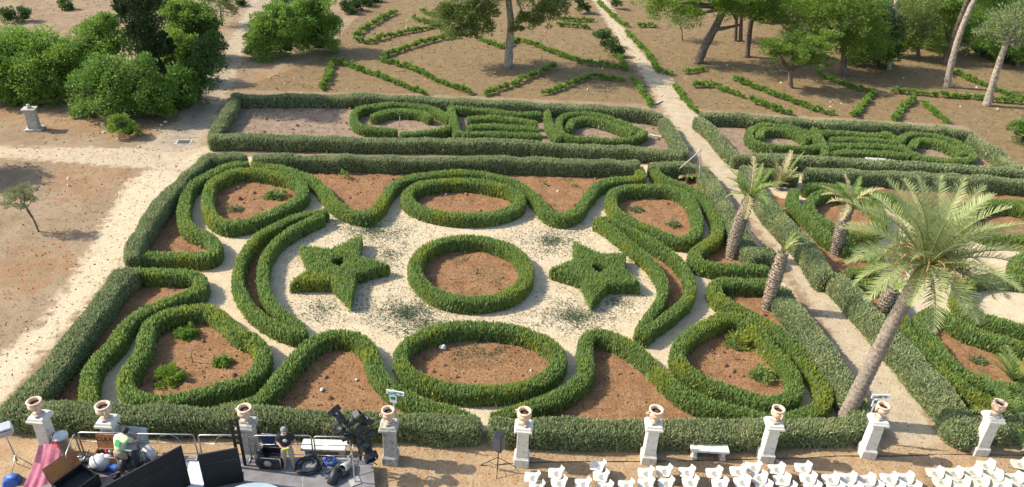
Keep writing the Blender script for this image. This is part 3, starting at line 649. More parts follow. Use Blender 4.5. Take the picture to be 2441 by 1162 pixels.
def litter_of(name, polys, dens, smin, smax):
    p = scatter(polys, dens); k = len(p); C = np.c_[p, np.full(k, .012)]; D = unit(np.c_[rng.normal(size=(k, 2)), rng.uniform(-.05, .35, k)])
    s_ = rng.uniform(smin, smax, k); V, Q = leafquads(C, D, s_, s_*rng.uniform(.25, .8, k), .5)
    return tag(link(name, quadmesh(name, V, Q, [M['litter']])), kind='stuff')
litter_of('leaf_litter', [X((-60, 1010), (290, 640), (490, 362), (430, 350), (-60, 350))], 16, .03, .10)
litter_of('leaf_litter', [X((560, 215), (760, 140), (830, 60), (960, -60), (2900, -60), (2900, 380), (2430, 395), (2300, 300), (1660, 262), (1600, 250), (1000, 225))], 5, .06, .16)
litter_of('leaf_litter', [X((-60, 340), (-60, -40), (900, -60), (560, 215), (480, 345))], 6, .05, .14)
litter_of('leaf_litter', [X((900, 1162), (900, 1070), (2460, 1060), (2460, 1162))], 40, .02, .06)
litter_of('leaf_litter', [X((2260, 1050), (2150, 1062), (2060, 940), (1980, 790), (1880, 650), (1795, 530), (1715, 430), (1600, 290), (1655, 262), (1752, 392), (1870, 550), (1965, 665), (2075, 790))], 14, .02, .06)
litter_of('leaf_litter', [X((560, 480), (1560, 480), (1700, 760), (560, 780))], 9, .02, .05)
# ------------------------------------------------------------------ trees, shrubs, palms
def ppm(p): return FPX/((np.asarray(p)-CAM)@_f)
def tree(name, label, cat, leaf, base, cl, size=.2, dens=26, trunks=(), group=None, bark='bark', up=.35, pine=False, flat=.75):
    """cl: (px, py, rx, ry, dy) lumps seen at the tree's own distance; trunks: (pixel points, r0, r1)"""
    if not trunks or name == 'carob_tree':
        low_ = max(cl, key=lambda q: q[1]+q[3]); base = (base[0], base[1]-.55*low_[3])
    b = P(*base); s_ = ppm(b); L = []
    for q in cl:
        px, py, rx, ry = q[:4]; dy = q[4] if len(q) > 4 else 0
        c = PY(px, py, b[1]+dy); L.append((c-b, (rx/s_, max(rx, ry)/s_*.95, ry/s_*1.05)))
    root = empty(name, b, label, cat, group)
    L = [(c, tuple(v*(1.32 if pine else 1.1) for v in r_)) for c, r_ in L]
    V, Q = crown(L, leaf, size*.68, dens*(2.3 if trunks else 3.1), up, flat, pine); mi = None; mats_ = [M[leaf]]
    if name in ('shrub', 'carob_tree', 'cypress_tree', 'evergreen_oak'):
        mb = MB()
        for c, r_ in L: mb.blob((c[0], c[1], max(c[2], r_[2]*.6)), [v*.34 for v in r_], 8, 0, .2, random)  # cores added to block light, their dark colour reads as inner shade
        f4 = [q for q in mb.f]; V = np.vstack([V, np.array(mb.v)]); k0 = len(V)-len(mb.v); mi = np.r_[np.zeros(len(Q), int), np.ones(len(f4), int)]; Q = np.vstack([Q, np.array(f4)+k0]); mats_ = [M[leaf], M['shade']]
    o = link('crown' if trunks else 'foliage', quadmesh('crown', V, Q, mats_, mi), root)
    if trunks:
        mb = MB()
        for pts, r0, r1 in trunks:
            w3 = [PY(px, py, b[1])-b for px, py in pts]; w3[0][2] = min(w3[0][2], -.05) if abs(pts[0][1]-base[1]) < 6 else w3[0][2]
            w3 = catmull(w3, False, 5); n_ = len(w3); rr = np.linspace(r0, r1, n_)*(1+rng.uniform(-.07, .07, n_)); rr[0] *= 1.35
            mb.tube(w3, list(rr), 10)
        # limbs from the last trunk point into the lumps
        top = PY(*trunks[0][0][-1], b[1])-b
        for c, r_ in L[:7]:
            mb.tube([top-[0, 0, .3], (top+c)/2+rng.normal(size=3)*.15, c], [trunks[0][2]*.8, trunks[0][2]*.5, .03], 6)
        mb.build('trunk', M[bark], root)
    return root
gb = 'shrubs along the left track'
tree('shrub', 'bright green shrub thicket at the far left behind the stone stele', 'shrub', 'bright', (60, 258), [(40, 118, 62, 50, 1.5), (100, 112, 52, 46, 1.2), (20, 180, 60, 55, .3), (90, 178, 66, 55, 0), (150, 150, 46, 52, .6), (50, 225, 62, 38, 0), (125, 222, 50, 38, .2), (-50, 150, 60, 70, .5), (10, 240, 50, 24, -.2)], .2, 34, group=gb)
tree('shrub', 'bright green shrub standing behind the carob, left of the cypress', 'shrub', 'bright', (215, 240), [(205, 110, 52, 44), (240, 75, 40, 38), (272, 112, 42, 46), (165, 165, 42, 44), (225, 150, 56, 44), (255, 45, 22, 22), (190, 205, 60, 40)], .2, 34, group=gb)
tree('carob_tree', 'dark glossy carob tree in front of the cypress beside the bare ground', 'tree', 'carob', (268, 304), [(270, 190, 66, 52), (215, 218, 52, 48), (325, 205, 50, 54, .3), (250, 252, 72, 44, -.4), (312, 255, 60, 44, -.3), (345, 170, 28, 40), (200, 265, 30, 24), (235, 170, 40, 34), (362, 240, 34, 36), (372, 270, 28, 24)], .2, 30, [([(268, 304), (270, 270), (268, 235)], .14, .08)], group=gb)
tree('cypress_tree', 'tall near black cypress rising out of the left thicket', 'tree', 'cypress', (362, 240), [(330, -70, 40, 60), (332, 0, 46, 56), (336, 55, 48, 54), (350, 105, 44, 54), (370, 150, 42, 50), (378, 195, 40, 44), (350, 205, 36, 40), (292, 18, 15, 22), (395, 110, 14, 40)], .17, 80, [([(362, 240), (358, 160), (340, 60)], .2, .1)], group=gb, up=1.1)
tree('shrub', 'yellow green shrub right of the cypress, sunlit on top', 'shrub', 'yellow', (435, 215), [(432, 105, 42, 30), (452, 135, 32, 40), (410, 165, 38, 44), (442, 182, 36, 40), (425, 135, 40, 40)], .2, 32, group=gb)
tree('shrub', 'shaded green shrub at the foot of the cypress beside the track', 'shrub', 'carob', (415, 275), [(400, 225, 44, 42), (440, 215, 38, 42), (385, 252, 34, 28), (430, 250, 34, 26), (436, 186, 36, 36)], .2, 30, group=gb)
tree('shrub', 'bright green shrub behind and above the yellow green one', 'shrub', 'bright', (440, 160), [(402, 28, 40, 28), (440, 22, 46, 28), (482, 48, 40, 32), (430, 62, 50, 34), (455, 100, 40, 36)], .2, 34, group=gb)
tree('shrub', 'dark shrub overhanging the track in the upper left', 'shrub', 'dark', (492, 158), [(490, 82, 38, 38), (510, 108, 26, 34), (470, 120, 38, 38), (495, 60, 26, 22), (500, 140, 34, 34)], .2, 32, group=gb)
tree('olive_tree', 'greyish olive tree at the top beside the track', 'tree', 'olive', (530, 62), [(515, 12, 42, 22), (548, 30, 22, 20), (530, -15, 50, 20)], .2, 22, [([(530, 62), (527, 40), (525, 20)], .1, .06)], group=gb)
tree('shrub', 'small yellowish shrub at the corner of the two tracks, below the carob', 'shrub', 'yellow', (302, 340), [(288, 302, 34, 24), (308, 320, 28, 22), (275, 290, 18, 14)], .14, 46, group=gb)
for lab, b_, c_ in (('small dark round bush in the top left corner', (22, 62), (18, 36, 20, 18)), ('small dark round bush just right of the corner one', (58, 58), (58, 34, 17, 17)), ('dark bush alone on the pale ground at the top left', (152, 30), (153, 12, 18, 15)), ('dark bush cut by the top edge beside the track', (575, 22), (572, 6, 12, 18)), ('dark shrub at the top beside the young box bed', (832, 42), (828, 20, 18, 20)), ('dark shrub in the row beside the track, third from the top', (850, 34), (848, 14, 16, 18)), ('dark shrub at the top edge, last of the row', (888, 12), (888, -4, 18, 16)), ('dark shrub at the very top between track and young box', (862, 22), (866, 2, 20, 17))):
    tree('shrub', lab, 'shrub', 'dark', b_, [c_, (c_[0]+4, c_[1]+8, c_[2]*.9, c_[3]*.8)], .2, 30)
tree('shrub', 'shaded shrub filling the gap between the carob and the track', 'shrub', 'carob', (375, 304), [(365, 228, 36, 44), (392, 224, 32, 42), (350, 266, 34, 30), (386, 264, 32, 30)], .2, 32, group=gb)
tree('shrub', 'dark shrub along the track edge below the overhanging one', 'shrub', 'dark', (470, 262), [(478, 190, 40, 42), (452, 232, 38, 32), (500, 150, 32, 38), (430, 258, 34, 22), (488, 128, 32, 36), (506, 104, 26, 26)], .2, 32, group=gb)
tree('shrub', 'large leafy bush on the right of the track, its left half in the open', 'shrub', 'bright', (650, 158), [(632, 70, 46, 36), (640, 120, 48, 38), (612, 105, 28, 38), (682, 105, 44, 44), (690, 60, 44, 34), (660, 35, 40, 26)], .2, 34)
tree('shrub', 'large leafy bush right behind the track bush, touching it', 'shrub', 'bright', (748, 138), [(738, 40, 56, 32), (772, 72, 40, 38), (722, 92, 48, 38), (792, 62, 24, 32), (745, 12, 56, 26), (760, 105, 46, 28)], .2, 34)
tree('shrub', 'dark shrub peeping over the large bushes at the top', 'shrub', 'dark', (702, 30), [(700, -5, 32, 20), (672, 5, 20, 15)], .2, 26)
gt = 'pines and trees of the far garden'
tree('pine_tree', 'lone pine with straight pale trunk inside the diamond bed, crown cut by the top', 'tree', 'pale', (1212, 158), [(1255, 52, 36, 20, -.8), (1302, 46, 36, 20, -.5), (1322, 18, 34, 18), (1092, 62, 44, 28, -.6), (1132, 56, 32, 32, -.3), (1075, 22, 34, 22), (1150, 32, 42, 26, .3), (1200, -60, 110, 50), (1280, -25, 80, 40), (1130, -20, 80, 40), (1232, 74, 20, 10, -.8), (1105, 78, 36, 18, -.7), (1062, 48, 26, 24, -.4), (1150, 62, 26, 20, -.5)], .22, 36, [([(1212, 158), (1214, 110), (1218, 60), (1212, 0), (1206, -60)], .36, .2)], gt, 'paleb', .5, True, .6)
tree('pine_tree', 'leaning pine right of the gravel path with a trunk slanting to the right', 'tree', 'pine', (1663, 150), [(1590, 28, 48, 26), (1556, 10, 38, 22), (1642, 42, 38, 22, -.4), (1700, 8, 58, 28), (1762, 22, 54, 28), (1806, 34, 44, 26), (1830, 5, 40, 26), (1660, -20, 80, 26), (1760, -30, 90, 30)], .22, 27, [([(1663, 150), (1683, 105), (1708, 60), (1730, 10)], .42, .25), ([(1702, 70), (1725, 68), (1762, 60)], .2, .1)], gt, 'bark', .5, True, .6)
tree('olive_tree', 'slim pale sapling under the left side of the leaning pine', 'tree', 'olive', (1627, 96), [(1622, 58, 34, 20), (1640, 50, 26, 20)], .18, 18, [([(1627, 96), (1625, 72), (1622, 58)], .06, .04)], gt)
tree('pine_tree', 'upright pine between the leaning pine and the small round one', 'tree', 'pine', (1780, 136), [(1795, 10, 60, 26), (1840, 40, 40, 28), (1770, -15, 60, 26), (1860, 10, 40, 26)], .22, 26, [([(1780, 136), (1785, 90), (1792, 40)], .28, .2)], gt, 'bark', .5, True, .6)
tree('pine_tree', 'slender twin stemmed pine in the shade behind the upright pine', 'tree', 'dark', (1752, 98), [(1760, 15, 50, 26), (1735, -5, 50, 20)], .22, 22, [([(1752, 98), (1754, 70), (1756, 40)], .2, .14), ([(1766, 97), (1766, 70), (1768, 40)], .2, .14)], gt, 'bark', .5, True, .6)
tree('pine_tree', 'small round pine on a short trunk above the far right parterre', 'tree', 'pine', (1886, 210), [(1848, 116, 34, 20, -.4), (1895, 124, 44, 22, -.7), (1948, 116, 34, 20, -.3), (1978, 94, 24, 18), (1930, 146, 40, 17, -.6), (1868, 142, 40, 17, -.4), (1965, 150, 26, 13), (1905, 100, 44, 18, .4)], .19, 42, [([(1886, 210), (1884, 185), (1886, 160)], .2, .14)], gt, 'bark', .55, True, .6)
tree('pine_tree', 'big dense pine behind the small round one, dark below', 'tree', 'pine', (2010, 178), [(1950, 32, 52, 34, -.5), (2000, 62, 54, 40, -.8), (1920, 72, 44, 34, -.4), (2040, 112, 44, 42, -.6), (1986, 5, 52, 28), (2060, 62, 46, 42), (2078, 128, 44, 34), (1902, 20, 48, 28), (2000, 110, 50, 36), (2040, 10, 50, 30)], .2, 34, [([(2010, 178), (2012, 140), (2010, 90)], .3, .2)], gt, 'bark', .5, True, .6)
tree('evergreen_oak', 'dark round evergreen with a lit trunk beside it, centre of the far right wood', 'tree', 'dark', (2105, 165), [(2090, 42, 44, 42), (2092, 92, 48, 44), (2112, 128, 38, 30), (2130, 75, 26, 40), (2075, 130, 34, 26)], .2, 34, [([(2118, 165), (2125, 110), (2132, 50), (2136, 0)], .22, .16)], gt, 'paleb')
tree('pine_tree', 'airy olive coloured pine right of the dark evergreen', 'tree', 'pale', (2190, 140), [(2150, 48, 38, 34), (2200, 60, 44, 34), (2212, 102, 38, 22, -.5), (2180, 16, 50, 28), (2160, 95, 30, 24)], .2, 26, [([(2190, 140), (2188, 110), (2184, 80)], .18, .12)], gt, 'bark', .5, True, .6)
tree('broadleaf_tree', 'bright broadleaf tree behind the leaning trunks', 'tree', 'bright', (2262, 132), [(2240, 38, 44, 36), (2268, 80, 42, 36), (2250, 110, 40, 20), (2285, 30, 40, 30), (2230, 5, 50, 26)], .2, 30, [([(2262, 132), (2262, 110), (2260, 90)], .16, .12)], gt)
tree('pine_tree', 'tall pale barked pine leaning right, the front trunk of the leaning pair', 'tree', 'pine', (2257, 208), [(2340, -70, 80, 34), (2400, -60, 60, 34)], .22, 20, [([(2257, 208), (2266, 160), (2282, 100), (2302, 45), (2332, -20)], .27, .2)], gt, 'paleb', .5, True, .6)
tree('pine_tree', 'darker trunked pine leaning right, just behind the front leaning trunk', 'tree', 'pine', (2250, 152), [(2330, -50, 70, 30), (2280, -50, 60, 26)], .22, 20, [([(2250, 152), (2266, 112), (2284, 60), (2312, -10)], .3, .22)], gt, 'bark', .5, True, .6)
tree('pine_tree', 'grey wispy pine with a pale leaning trunk at the right', 'tree', 'olive', (2352, 252), [(2402, 68, 46, 34), (2368, 82, 40, 28), (2432, 40, 46, 36), (2445, 95, 30, 28), (2410, 105, 30, 16)], .2, 13, [([(2352, 252), (2368, 195), (2387, 135), (2404, 88)], .29, .17)], gt, 'paleb', .5, True, .6)
tree('broadleaf_tree', 'small forked tree between the leaning trunks', 'tree', 'bright', (2302, 134), [(2318, 80, 32, 26), (2345, 62, 32, 26)], .18, 26, [([(2302, 134), (2308, 112), (2316, 96)], .1, .07)], gt, 'paleb')
tree('broadleaf_tree', 'bright leafy tree filling the top right corner', 'tree', 'bright', (2425, 160), [(2420, 15, 56, 32), (2360, 20, 42, 32), (2445, 130, 30, 24), (2400, 130, 40, 22), (2450, 60, 40, 40), (2360, 105, 36, 26)], .2, 30, [([(2425, 160), (2424, 130), (2420, 90)], .2, .14)], gt)
gw = 'trees of the far right wood'
for lab, lf, b_, cl in (('bright shrub between the dark evergreen and the airy pine', 'bright', (2150, 150), [(2150, 115, 34, 26), (2165, 85, 30, 26)]), ('leafy shrub behind the pair of leaning trunks', 'bright', (2292, 112), [(2290, 85, 40, 26), (2312, 70, 30, 24)]), ('dark shrub at the foot of the forked tree', 'carob', (2330, 140), [(2335, 122, 34, 16), (2370, 126, 30, 14)]), ('tall leafy shrub left of the wispy grey pine', 'bright', (2350, 100), [(2345, 60, 40, 34), (2375, 50, 34, 34), (2320, 45, 30, 30)]), ('dark shrub between the airy pine and the leaning trunks', 'dark', (2215, 118), [(2218, 85, 32, 30), (2235, 60, 26, 26)]), ('leafy shrub in the last row before the right edge', 'bright', (2395, 110), [(2390, 80, 36, 30), (2425, 85, 34, 30)]), ('dark shrub left of the big dense pine', 'dark', (1905, 112), [(1900, 92, 30, 18), (1930, 98, 26, 16)]), ('pale shrub in the distance behind the upright pine', 'yellow', (1830, 60), [(1830, 40, 30, 18), (1860, 44, 26, 16)])):
    tree('shrub', lab, 'shrub', lf, b_, cl, .2, 32, group='undergrowth of the far right wood')
for nm, lab, lf, b_, cl in (
    ('pine_tree', 'pine filling the gap behind the big dense pine, left side', 'pine', (1900, 75), [(1890, 5, 60, 30), (1930, 30, 40, 26), (1850, 15, 40, 24)]),
    ('pine_tree', 'pine behind the dark evergreen, crown cut by the top edge', 'pine', (2050, 90), [(2050, 0, 60, 34), (2090, 10, 50, 30), (2010, 10, 40, 28)]),
    ('broadleaf_tree', 'bright tree behind the airy pine', 'bright', (2175, 90), [(2160, 10, 50, 34), (2205, 20, 46, 34), (2190, 55, 40, 26)]),
    ('broadleaf_tree', 'bluish green tree deepest in the wood at the top', 'carob', (2300, 60), [(2290, 0, 50, 30), (2340, 5, 46, 30), (2310, 30, 40, 22)]),
    ('shrub', 'dark undergrowth shrub below the big dense pine', 'dark', (2060, 168), [(2050, 140, 40, 24), (2090, 146, 34, 22)]),
    ('shrub', 'green undergrowth shrub beside the airy pine trunk', 'carob', (2222, 128), [(2222, 105, 34, 20), (2250, 112, 30, 16)]),
    ('shrub', 'dark undergrowth shrub at the right edge behind the wispy pine', 'dark', (2420, 158), [(2405, 138, 40, 18), (2450, 132, 36, 22)]),
    ('shrub', 'green undergrowth shrub right of the forked tree', 'bright', (2345, 118), [(2345, 92, 36, 22), (2375, 100, 30, 18)])):
    tree(nm, lab, nm.replace('pine_', '').replace('broadleaf_', ''), lf, b_, cl, .2, 30, [([b_, (b_[0]+3, b_[1]-30), (b_[0]+4, b_[1]-60)], .16, .1)] if 'tree' in nm else (), gw, pine='pine' in nm)
for lab, b_, cl in (('upper of two dark shrubs on the left edge of the path', (1447, 122), [(1437, 86, 22, 20), (1452, 104, 22, 18)]), ('lower of two dark shrubs on the left edge of the path', (1463, 142), [(1460, 118, 20, 20), (1470, 126, 16, 14)]), ('dark upright shrub at the top left of the path', (1386, 40), [(1382, 14, 14, 20), (1398, 22, 10, 16)]), ('dark upright shrub at the top right of the path', (1470, 32), [(1470, 10, 13, 18)])):
    tree('shrub', lab, 'shrub', 'dark', b_, cl, .17, 40)
tree('shrub', 'round leafy bush at the right photo edge above the far parterre hedge', 'shrub', 'carob', (2434, 358), [(2426, 312, 22, 26), (2442, 332, 20, 22), (2455, 300, 30, 30)], .16, 40)
tree('sapling', 'small leaning olive sapling alone on the bare ground at the left', 'tree', 'olive', (92, 552), [(36, 468, 30, 20), (62, 460, 26, 20), (50, 482, 32, 14), (18, 487, 18, 9), (74, 476, 16, 13), (48, 455, 22, 14)], .085, 90, [([(92, 552), (82, 528), (68, 502), (52, 484)], .045, .03), ([(80, 524), (66, 505), (60, 488)], .03, .02)])
tree('carob_tree', 'broad carob tree outside the left edge that shades the bare ground', 'tree', 'carob', (-150, 440), [(-165, 320, 90, 60), (-95, 335, 60, 46), (-220, 340, 60, 50)], .25, 24, [([(-150, 440), (-155, 390), (-160, 350)], .2, .12)])
# tufted shrubs and seedlings standing in the beds
for lab, x, y, rx, ry, lf, d_ in (
    ('round green shrub at the back of the near left kidney bed', 447, 795, 34, 24, 'low', 52), ('largest yellowish shrub at the front of the near left kidney bed', 405, 900, 50, 32, 'yellow', 46), ('smallest round shrub at the right of the near left kidney bed', 531, 864, 27, 17, 'low', 52),
    ('round green shrub at the back of the near right kidney bed', 1762, 818, 44, 28, 'inner', 50), ('smaller round green shrub at the front of the near right kidney bed', 1815, 895, 38, 23, 'inner', 50),
    ('low tuft at the right of the far left kidney bed', 658, 466, 34, 18, 'inner', 44), ('thin yellowish tuft at the front of the far left kidney bed', 560, 500, 24, 9, 'olive', 26), ('thin tuft at the back left of the far right bed', 1516, 500, 22, 9, 'olive', 26), ('thin tuft at the front of the far right bed', 1604, 535, 22, 12, 'olive', 34),
    ('small bush in the far right corner bed of the right hand parterre', 2296, 800, 20, 14, 'inner', 40), ('greyish bush at the lower right inside the kidney hedge', 2330, 860, 24, 14, 'olive', 30)):
    tree('bush', lab, 'bush', lf, (x, y+ry*.6), [(x, y, rx*.8, ry*.8), (x+rx*.3, y+ry*.2, rx*.6, ry*.6), (x-rx*.35, y+ry*.25, rx*.55, ry*.55), (x, y+ry*.45, rx*.8, ry*.35)], .13, d_, group='bushes in the beds', up=.9)
for lab, x, y, rx, ry in (('leafy seedling in the left bay of the far bed', 820, 415, 18, 16), ('tiny seedling in the right bay of the far bed, left one', 1298, 437, 10, 7), ('tiny seedling in the right bay of the far bed, right one', 1362, 437, 12, 9), ('young yellow sprout behind the palm crown at the right', 2125, 468, 8, 12)):
    tree('seedling', lab, 'plant', 'bright', (x, y+ry*.8), [(x, y, rx*.7, ry*.7), (x+rx*.4, y+ry*.5, rx*.5, ry*.3)], .12, 26, group='seedlings in the far bed', up=.8)
# palms
def frond(az, el, L, droop, nl=46, ll=.55, lw=.035, pet=.12, vshape=.55, roll=0):
    az, el = R(az), R(el); n_ = 14; t = np.linspace(0, 1, n_); ang = el-R(droop)*t**1.4; ds = L/(n_-1)
    x = np.r_[0, np.cumsum(np.cos(ang[:-1])*ds)]; z = np.r_[0, np.cumsum(np.sin(ang[:-1])*ds)]
    hd = np.array([math.cos(az), math.sin(az)]); p = np.c_[x[:, None]*hd, z]
    side = np.array([-math.sin(az), math.cos(az), 0.0]); 
    tt = np.gradient(p, axis=0); tt = unit(tt); upv = np.cross(tt, side); upv *= np.sign(upv[:, 2:]+1e-6)
    cr, sr = math.cos(R(roll)), math.sin(R(roll)); 
    w = np.linspace(.05, .012, n_)[:, None]
    V = []; Q = []
    ring = np.stack([p-side*w, p+upv*w*.6, p+side*w, p-upv*w*.6], 1).reshape(-1, 3); V.append(ring)
    for i in range(n_-1):
        for j in range(4): Q.append((i*4+j, i*4+(j+1) % 4, i*4+4+(j+1) % 4, i*4+4+j))
    k = 4*n_
    u = np.linspace(pet, .99, nl); o = np.stack([np.interp(u, t, p[:, a]) for a in range(3)], 1)
    T = unit(np.stack([np.interp(u, t, tt[:, a]) for a in range(3)], 1)); U = unit(np.stack([np.interp(u, t, upv[:, a]) for a in range(3)], 1))
    lens = ll*np.clip(np.sin(np.pi*np.clip(u*.86+.12, 0, 1))**.6, .25, 1)
    for sgn in (-1, 1):
        sd_ = side*sgn*cr+U*sr*sgn
        d = unit(T*(.35+.75*u[:, None])+sd_*.9+U*vshape+rng.normal(size=(nl, 3))*.12)
        e = o+d*(lens*rng.uniform(.8, 1.1, nl))[:, None]; e[:, 2] -= .12*lens*rng.random(nl)
        wv = T*lw
        mid = (o+e)/2+U*.03*vshape
        vv = np.stack([o-wv*.5, o+wv*.5, mid+wv*.55, mid-wv*.55, e+wv*.08, e-wv*.08], 1).reshape(-1, 3); V.append(vv)
        for i in range(nl):
            b_ = k+6*i; Q.append((b_, b_+1, b_+2, b_+3)); Q.append((b_+3, b_+2, b_+4, b_+5))
        k += 6*nl
    return np.concatenate(V), np.array(Q)
def palm_trunk(root, pts, r0, r1, ringy, boots, mt, bulge=0):
    p = catmull(pts, False, 12); p = resample(p, .07, False); n_ = len(p); t = np.linspace(0, 1, n_)
    rad = r0+(r1-r0)*t+bulge*np.sin(np.pi*t)**1.0; rad[:4] *= np.linspace(1.25, 1, 4)
    rad = rad*(1+ringy*np.where(np.arange(n_) % 3 == 0, 1, -.4))
    mb = MB(); mb.tube(p, list(rad), 16)
    for i in (range(0, n_, boots) if boots else ()):       # leaf-base stubs in spirals
        k = int(2*math.pi*rad[i]/.085)
        tan = unit(p[min(i+1, n_-1)]-p[max(i-1, 0)])
        a0 = np.cross(tan, [0, 1, 0]); a0 = unit(a0); b0 = np.cross(tan, a0)
        for j in range(k):
            q = 2*math.pi*(j+.5*((i//boots) % 2))/k+rng.uniform(-.1, .1); o_ = a0*math.cos(q)+b0*math.sin(q); s_ = np.cross(tan, o_)
            c = p[i]+o_*rad[i]*.95; h_ = .13*rng.uniform(.8, 1.3); d_ = o_*.05+o_*rng.uniform(0, .03)
            a, b_, e = c-s_*.045, c+s_*.045, c+tan*h_+d_
            mb.add([a, b_, e+s_*.028, e-s_*.028, c+tan*h_*.9-o_*.02+s_*.028, c+tan*h_*.9-o_*.02-s_*.028], [(0, 1, 2, 3), (3, 2, 4, 5)], 1)
    return mb.build('trunk', [M[mt], M['boot']], root)
def palm(name, label, base, tops, r0, r1, fr, ringy=.05, boots=0, mt='palmb', bulge=0, cat='palm tree', crownat=None):
    b = P(*base); pts = [np.zeros(3)-[0, 0, .1]]+[PY(px, py, b[1]+dy)-b for px, py, dy in tops]
    root = empty(name, b, label, cat); palm_trunk(root, pts, r0, r1, ringy, boots, mt, bulge)
    top = pts[-1]
    for f in fr:
        kw = dict(f); leaf = kw.pop('leaf', 'palm'); off = kw.pop('off', .15)
        V, Q = frond(**kw); a = R(kw['az']); V = V+top+np.array([math.cos(a)*off, math.sin(a)*off, .05])
        link('frond', quadmesh('frond', V, Q, [M[leaf]]), root)
    return root, top
fr = []; k = 54
for i in range(k):
    u = i/k; az = (i*137.5) % 360
    el = 82-92*u+random.uniform(-6, 6); L = 2.35+.75*math.sin(math.pi*min(1, u*1.1+.15))+random.uniform(-.15, .2)
    fr.append(dict(az=az, el=el, L=L, droop=38+22*u+random.uniform(-6, 8), nl=52, ll=.55, lw=.029, leaf='palm', off=.12+.12*u, vshape=.5-.25*u, roll=random.uniform(-15, 15)))
for i in range(9): fr.append(dict(az=i*40+20, el=-20+random.uniform(-20, 10), L=1.1, droop=20, nl=14, ll=.2, lw=.03, leaf='straw', off=.1))
big, btop = palm('palm_tree', 'tall date palm with a full feathery crown, leaning over the gravel path', (2010, 1006), [(2060, 905, .05), (2118, 790, .1), (2172, 690, .1), (2208, 632, .1)], 0.29, .21, fr, .07, 0, 'palmb')
def ragged(n_, L, el, leafs, az0=0, spread=30, droop=40, off=.12, ll=.32):
    out = []
    for i in range(n_):
        out.append(dict(az=az0+i*360/n_+random.uniform(-20, 20), el=el+random.uniform(-spread, spread*.6), L=L*random.uniform(.65, 1.15), droop=droop+random.uniform(-15, 45), nl=26, ll=ll*random.uniform(.7, 1.2), lw=.035, leaf=random.choice(leafs), off=off, vshape=.3))
    return out
palm('palm_tree', 'pruned palm with a shaggy trunk and ragged yellow green fronds, inside the hook hedge', (1744, 612), [(1752, 570, 0), (1768, 518, 0), (1790, 468, 0)], .27, .22, ragged(11, 1.75, 58, ['palmy', 'palmy', 'palmy', 'straw'])+ragged(5, 1.5, 5, ['palmy', 'straw'], 30, 20, 50), .04, 2, 'palmb', .05)
palm('palm_tree', 'far pruned palm with a shaggy trunk and dull green fronds, right of the path', (1992, 606), [(2000, 570, 0), (2010, 530, 0), (2026, 488, 0)], .25, .2, ragged(12, 1.55, 52, ['palmy', 'inner', 'inner', 'straw'])+ragged(5, 1.3, 0, ['inner', 'straw'], 10, 20, 50), .04, 2, 'palmb', .05)
palm('palm_tree', 'cut palm with a thick pale scaly trunk and one small tuft of fronds', (1826, 735), [(1838, 695, 0), (1852, 650, 0), (1866, 606, 0)], .19, .2, [dict(az=a, el=72+random.uniform(-12, 10), L=1.0*random.uniform(.7, 1.1), droop=60, nl=18, ll=.16, lw=.03, leaf='palmy' if a % 90 else 'straw', off=.03, vshape=.3) for a in (0, 15, 40, -30, 200)], .04, 2, 'boot', .07)
palm('palm_tree', 'low palm without visible trunk, upright straw coloured fronds, behind the path hedge', (1856, 452), [(1857, 446, 0)], .2, .16, ragged(16, 2.2, 72, ['straw', 'palmy', 'straw', 'olive'], 0, 22, 26, .06, .3), .04, 2, 'palmb')
palm('palm_stump', 'stubby cut palm trunk under the big crown with a few green shoots', (2106, 748), [(2112, 722, 0), (2124, 692, 0)], .26, .24, [dict(az=a, el=30, L=1.0, droop=50, nl=18, ll=.25, lw=.03, leaf='palmy', off=.1, vshape=.3) for a in (0, 25, 50, -25)], .04, 2, 'palmb', .04, 'palm stump')
palm('palm_tree', 'young palm with long green fronds beside the last pillar at the right edge', (2392, 1012), [(2394, 990, 0)], .2, .17, ragged(11, 2.0, 45, ['palmy', 'inner', 'inner'], 0, 25, 40, .08, .35), .04, 2, 'boot')
palm('palm_tree', 'bushy dark young palm at the right edge of the photo', (2416, 925), [(2418, 912, 0)], .15, .12, ragged(16, 1.5, 60, ['inner', 'mid', 'palmy'], 0, 25, 40, .05, .35), .04, 0, 'palmb')
palm('seedling_palm', 'tiny potted looking palm between the leaning poles', (1638, 434), [(1638, 428, 0)], .1, .08, ragged(8, .75, 55, ['palmy', 'straw'], 0, 15, 40, .03, .18), .04, 0, 'palmb', cat='palm seedling')

for i in range(14):                       # orange fruit stalks in the heart of the crown
    a_ = R(i*137.5); q = [btop+np.array([math.cos(a_)*x, math.sin(a_)*x, .05+z]) for x, z in ((.1, 0), (.4, .35), (.75, .45), (1.0, .25), (1.1, -.1))]
    mb = MB(); mb.tube(catmull(q, False, 4), [.03]*8+[.022]*9, 6)
    for k_ in range(9): p_ = q[3]; mb.tube([p_, p_+np.array([math.cos(a_)*.15+random.uniform(-.12, .12), math.sin(a_)*.15+random.uniform(-.12, .12), -.1]), p_+np.array([math.cos(a_)*.2+random.uniform(-.2, .2), math.sin(a_)*.2+random.uniform(-.2, .2), -.5])], .009, 4)
    mb.build('fruit_stalk', M['stalk'], big)
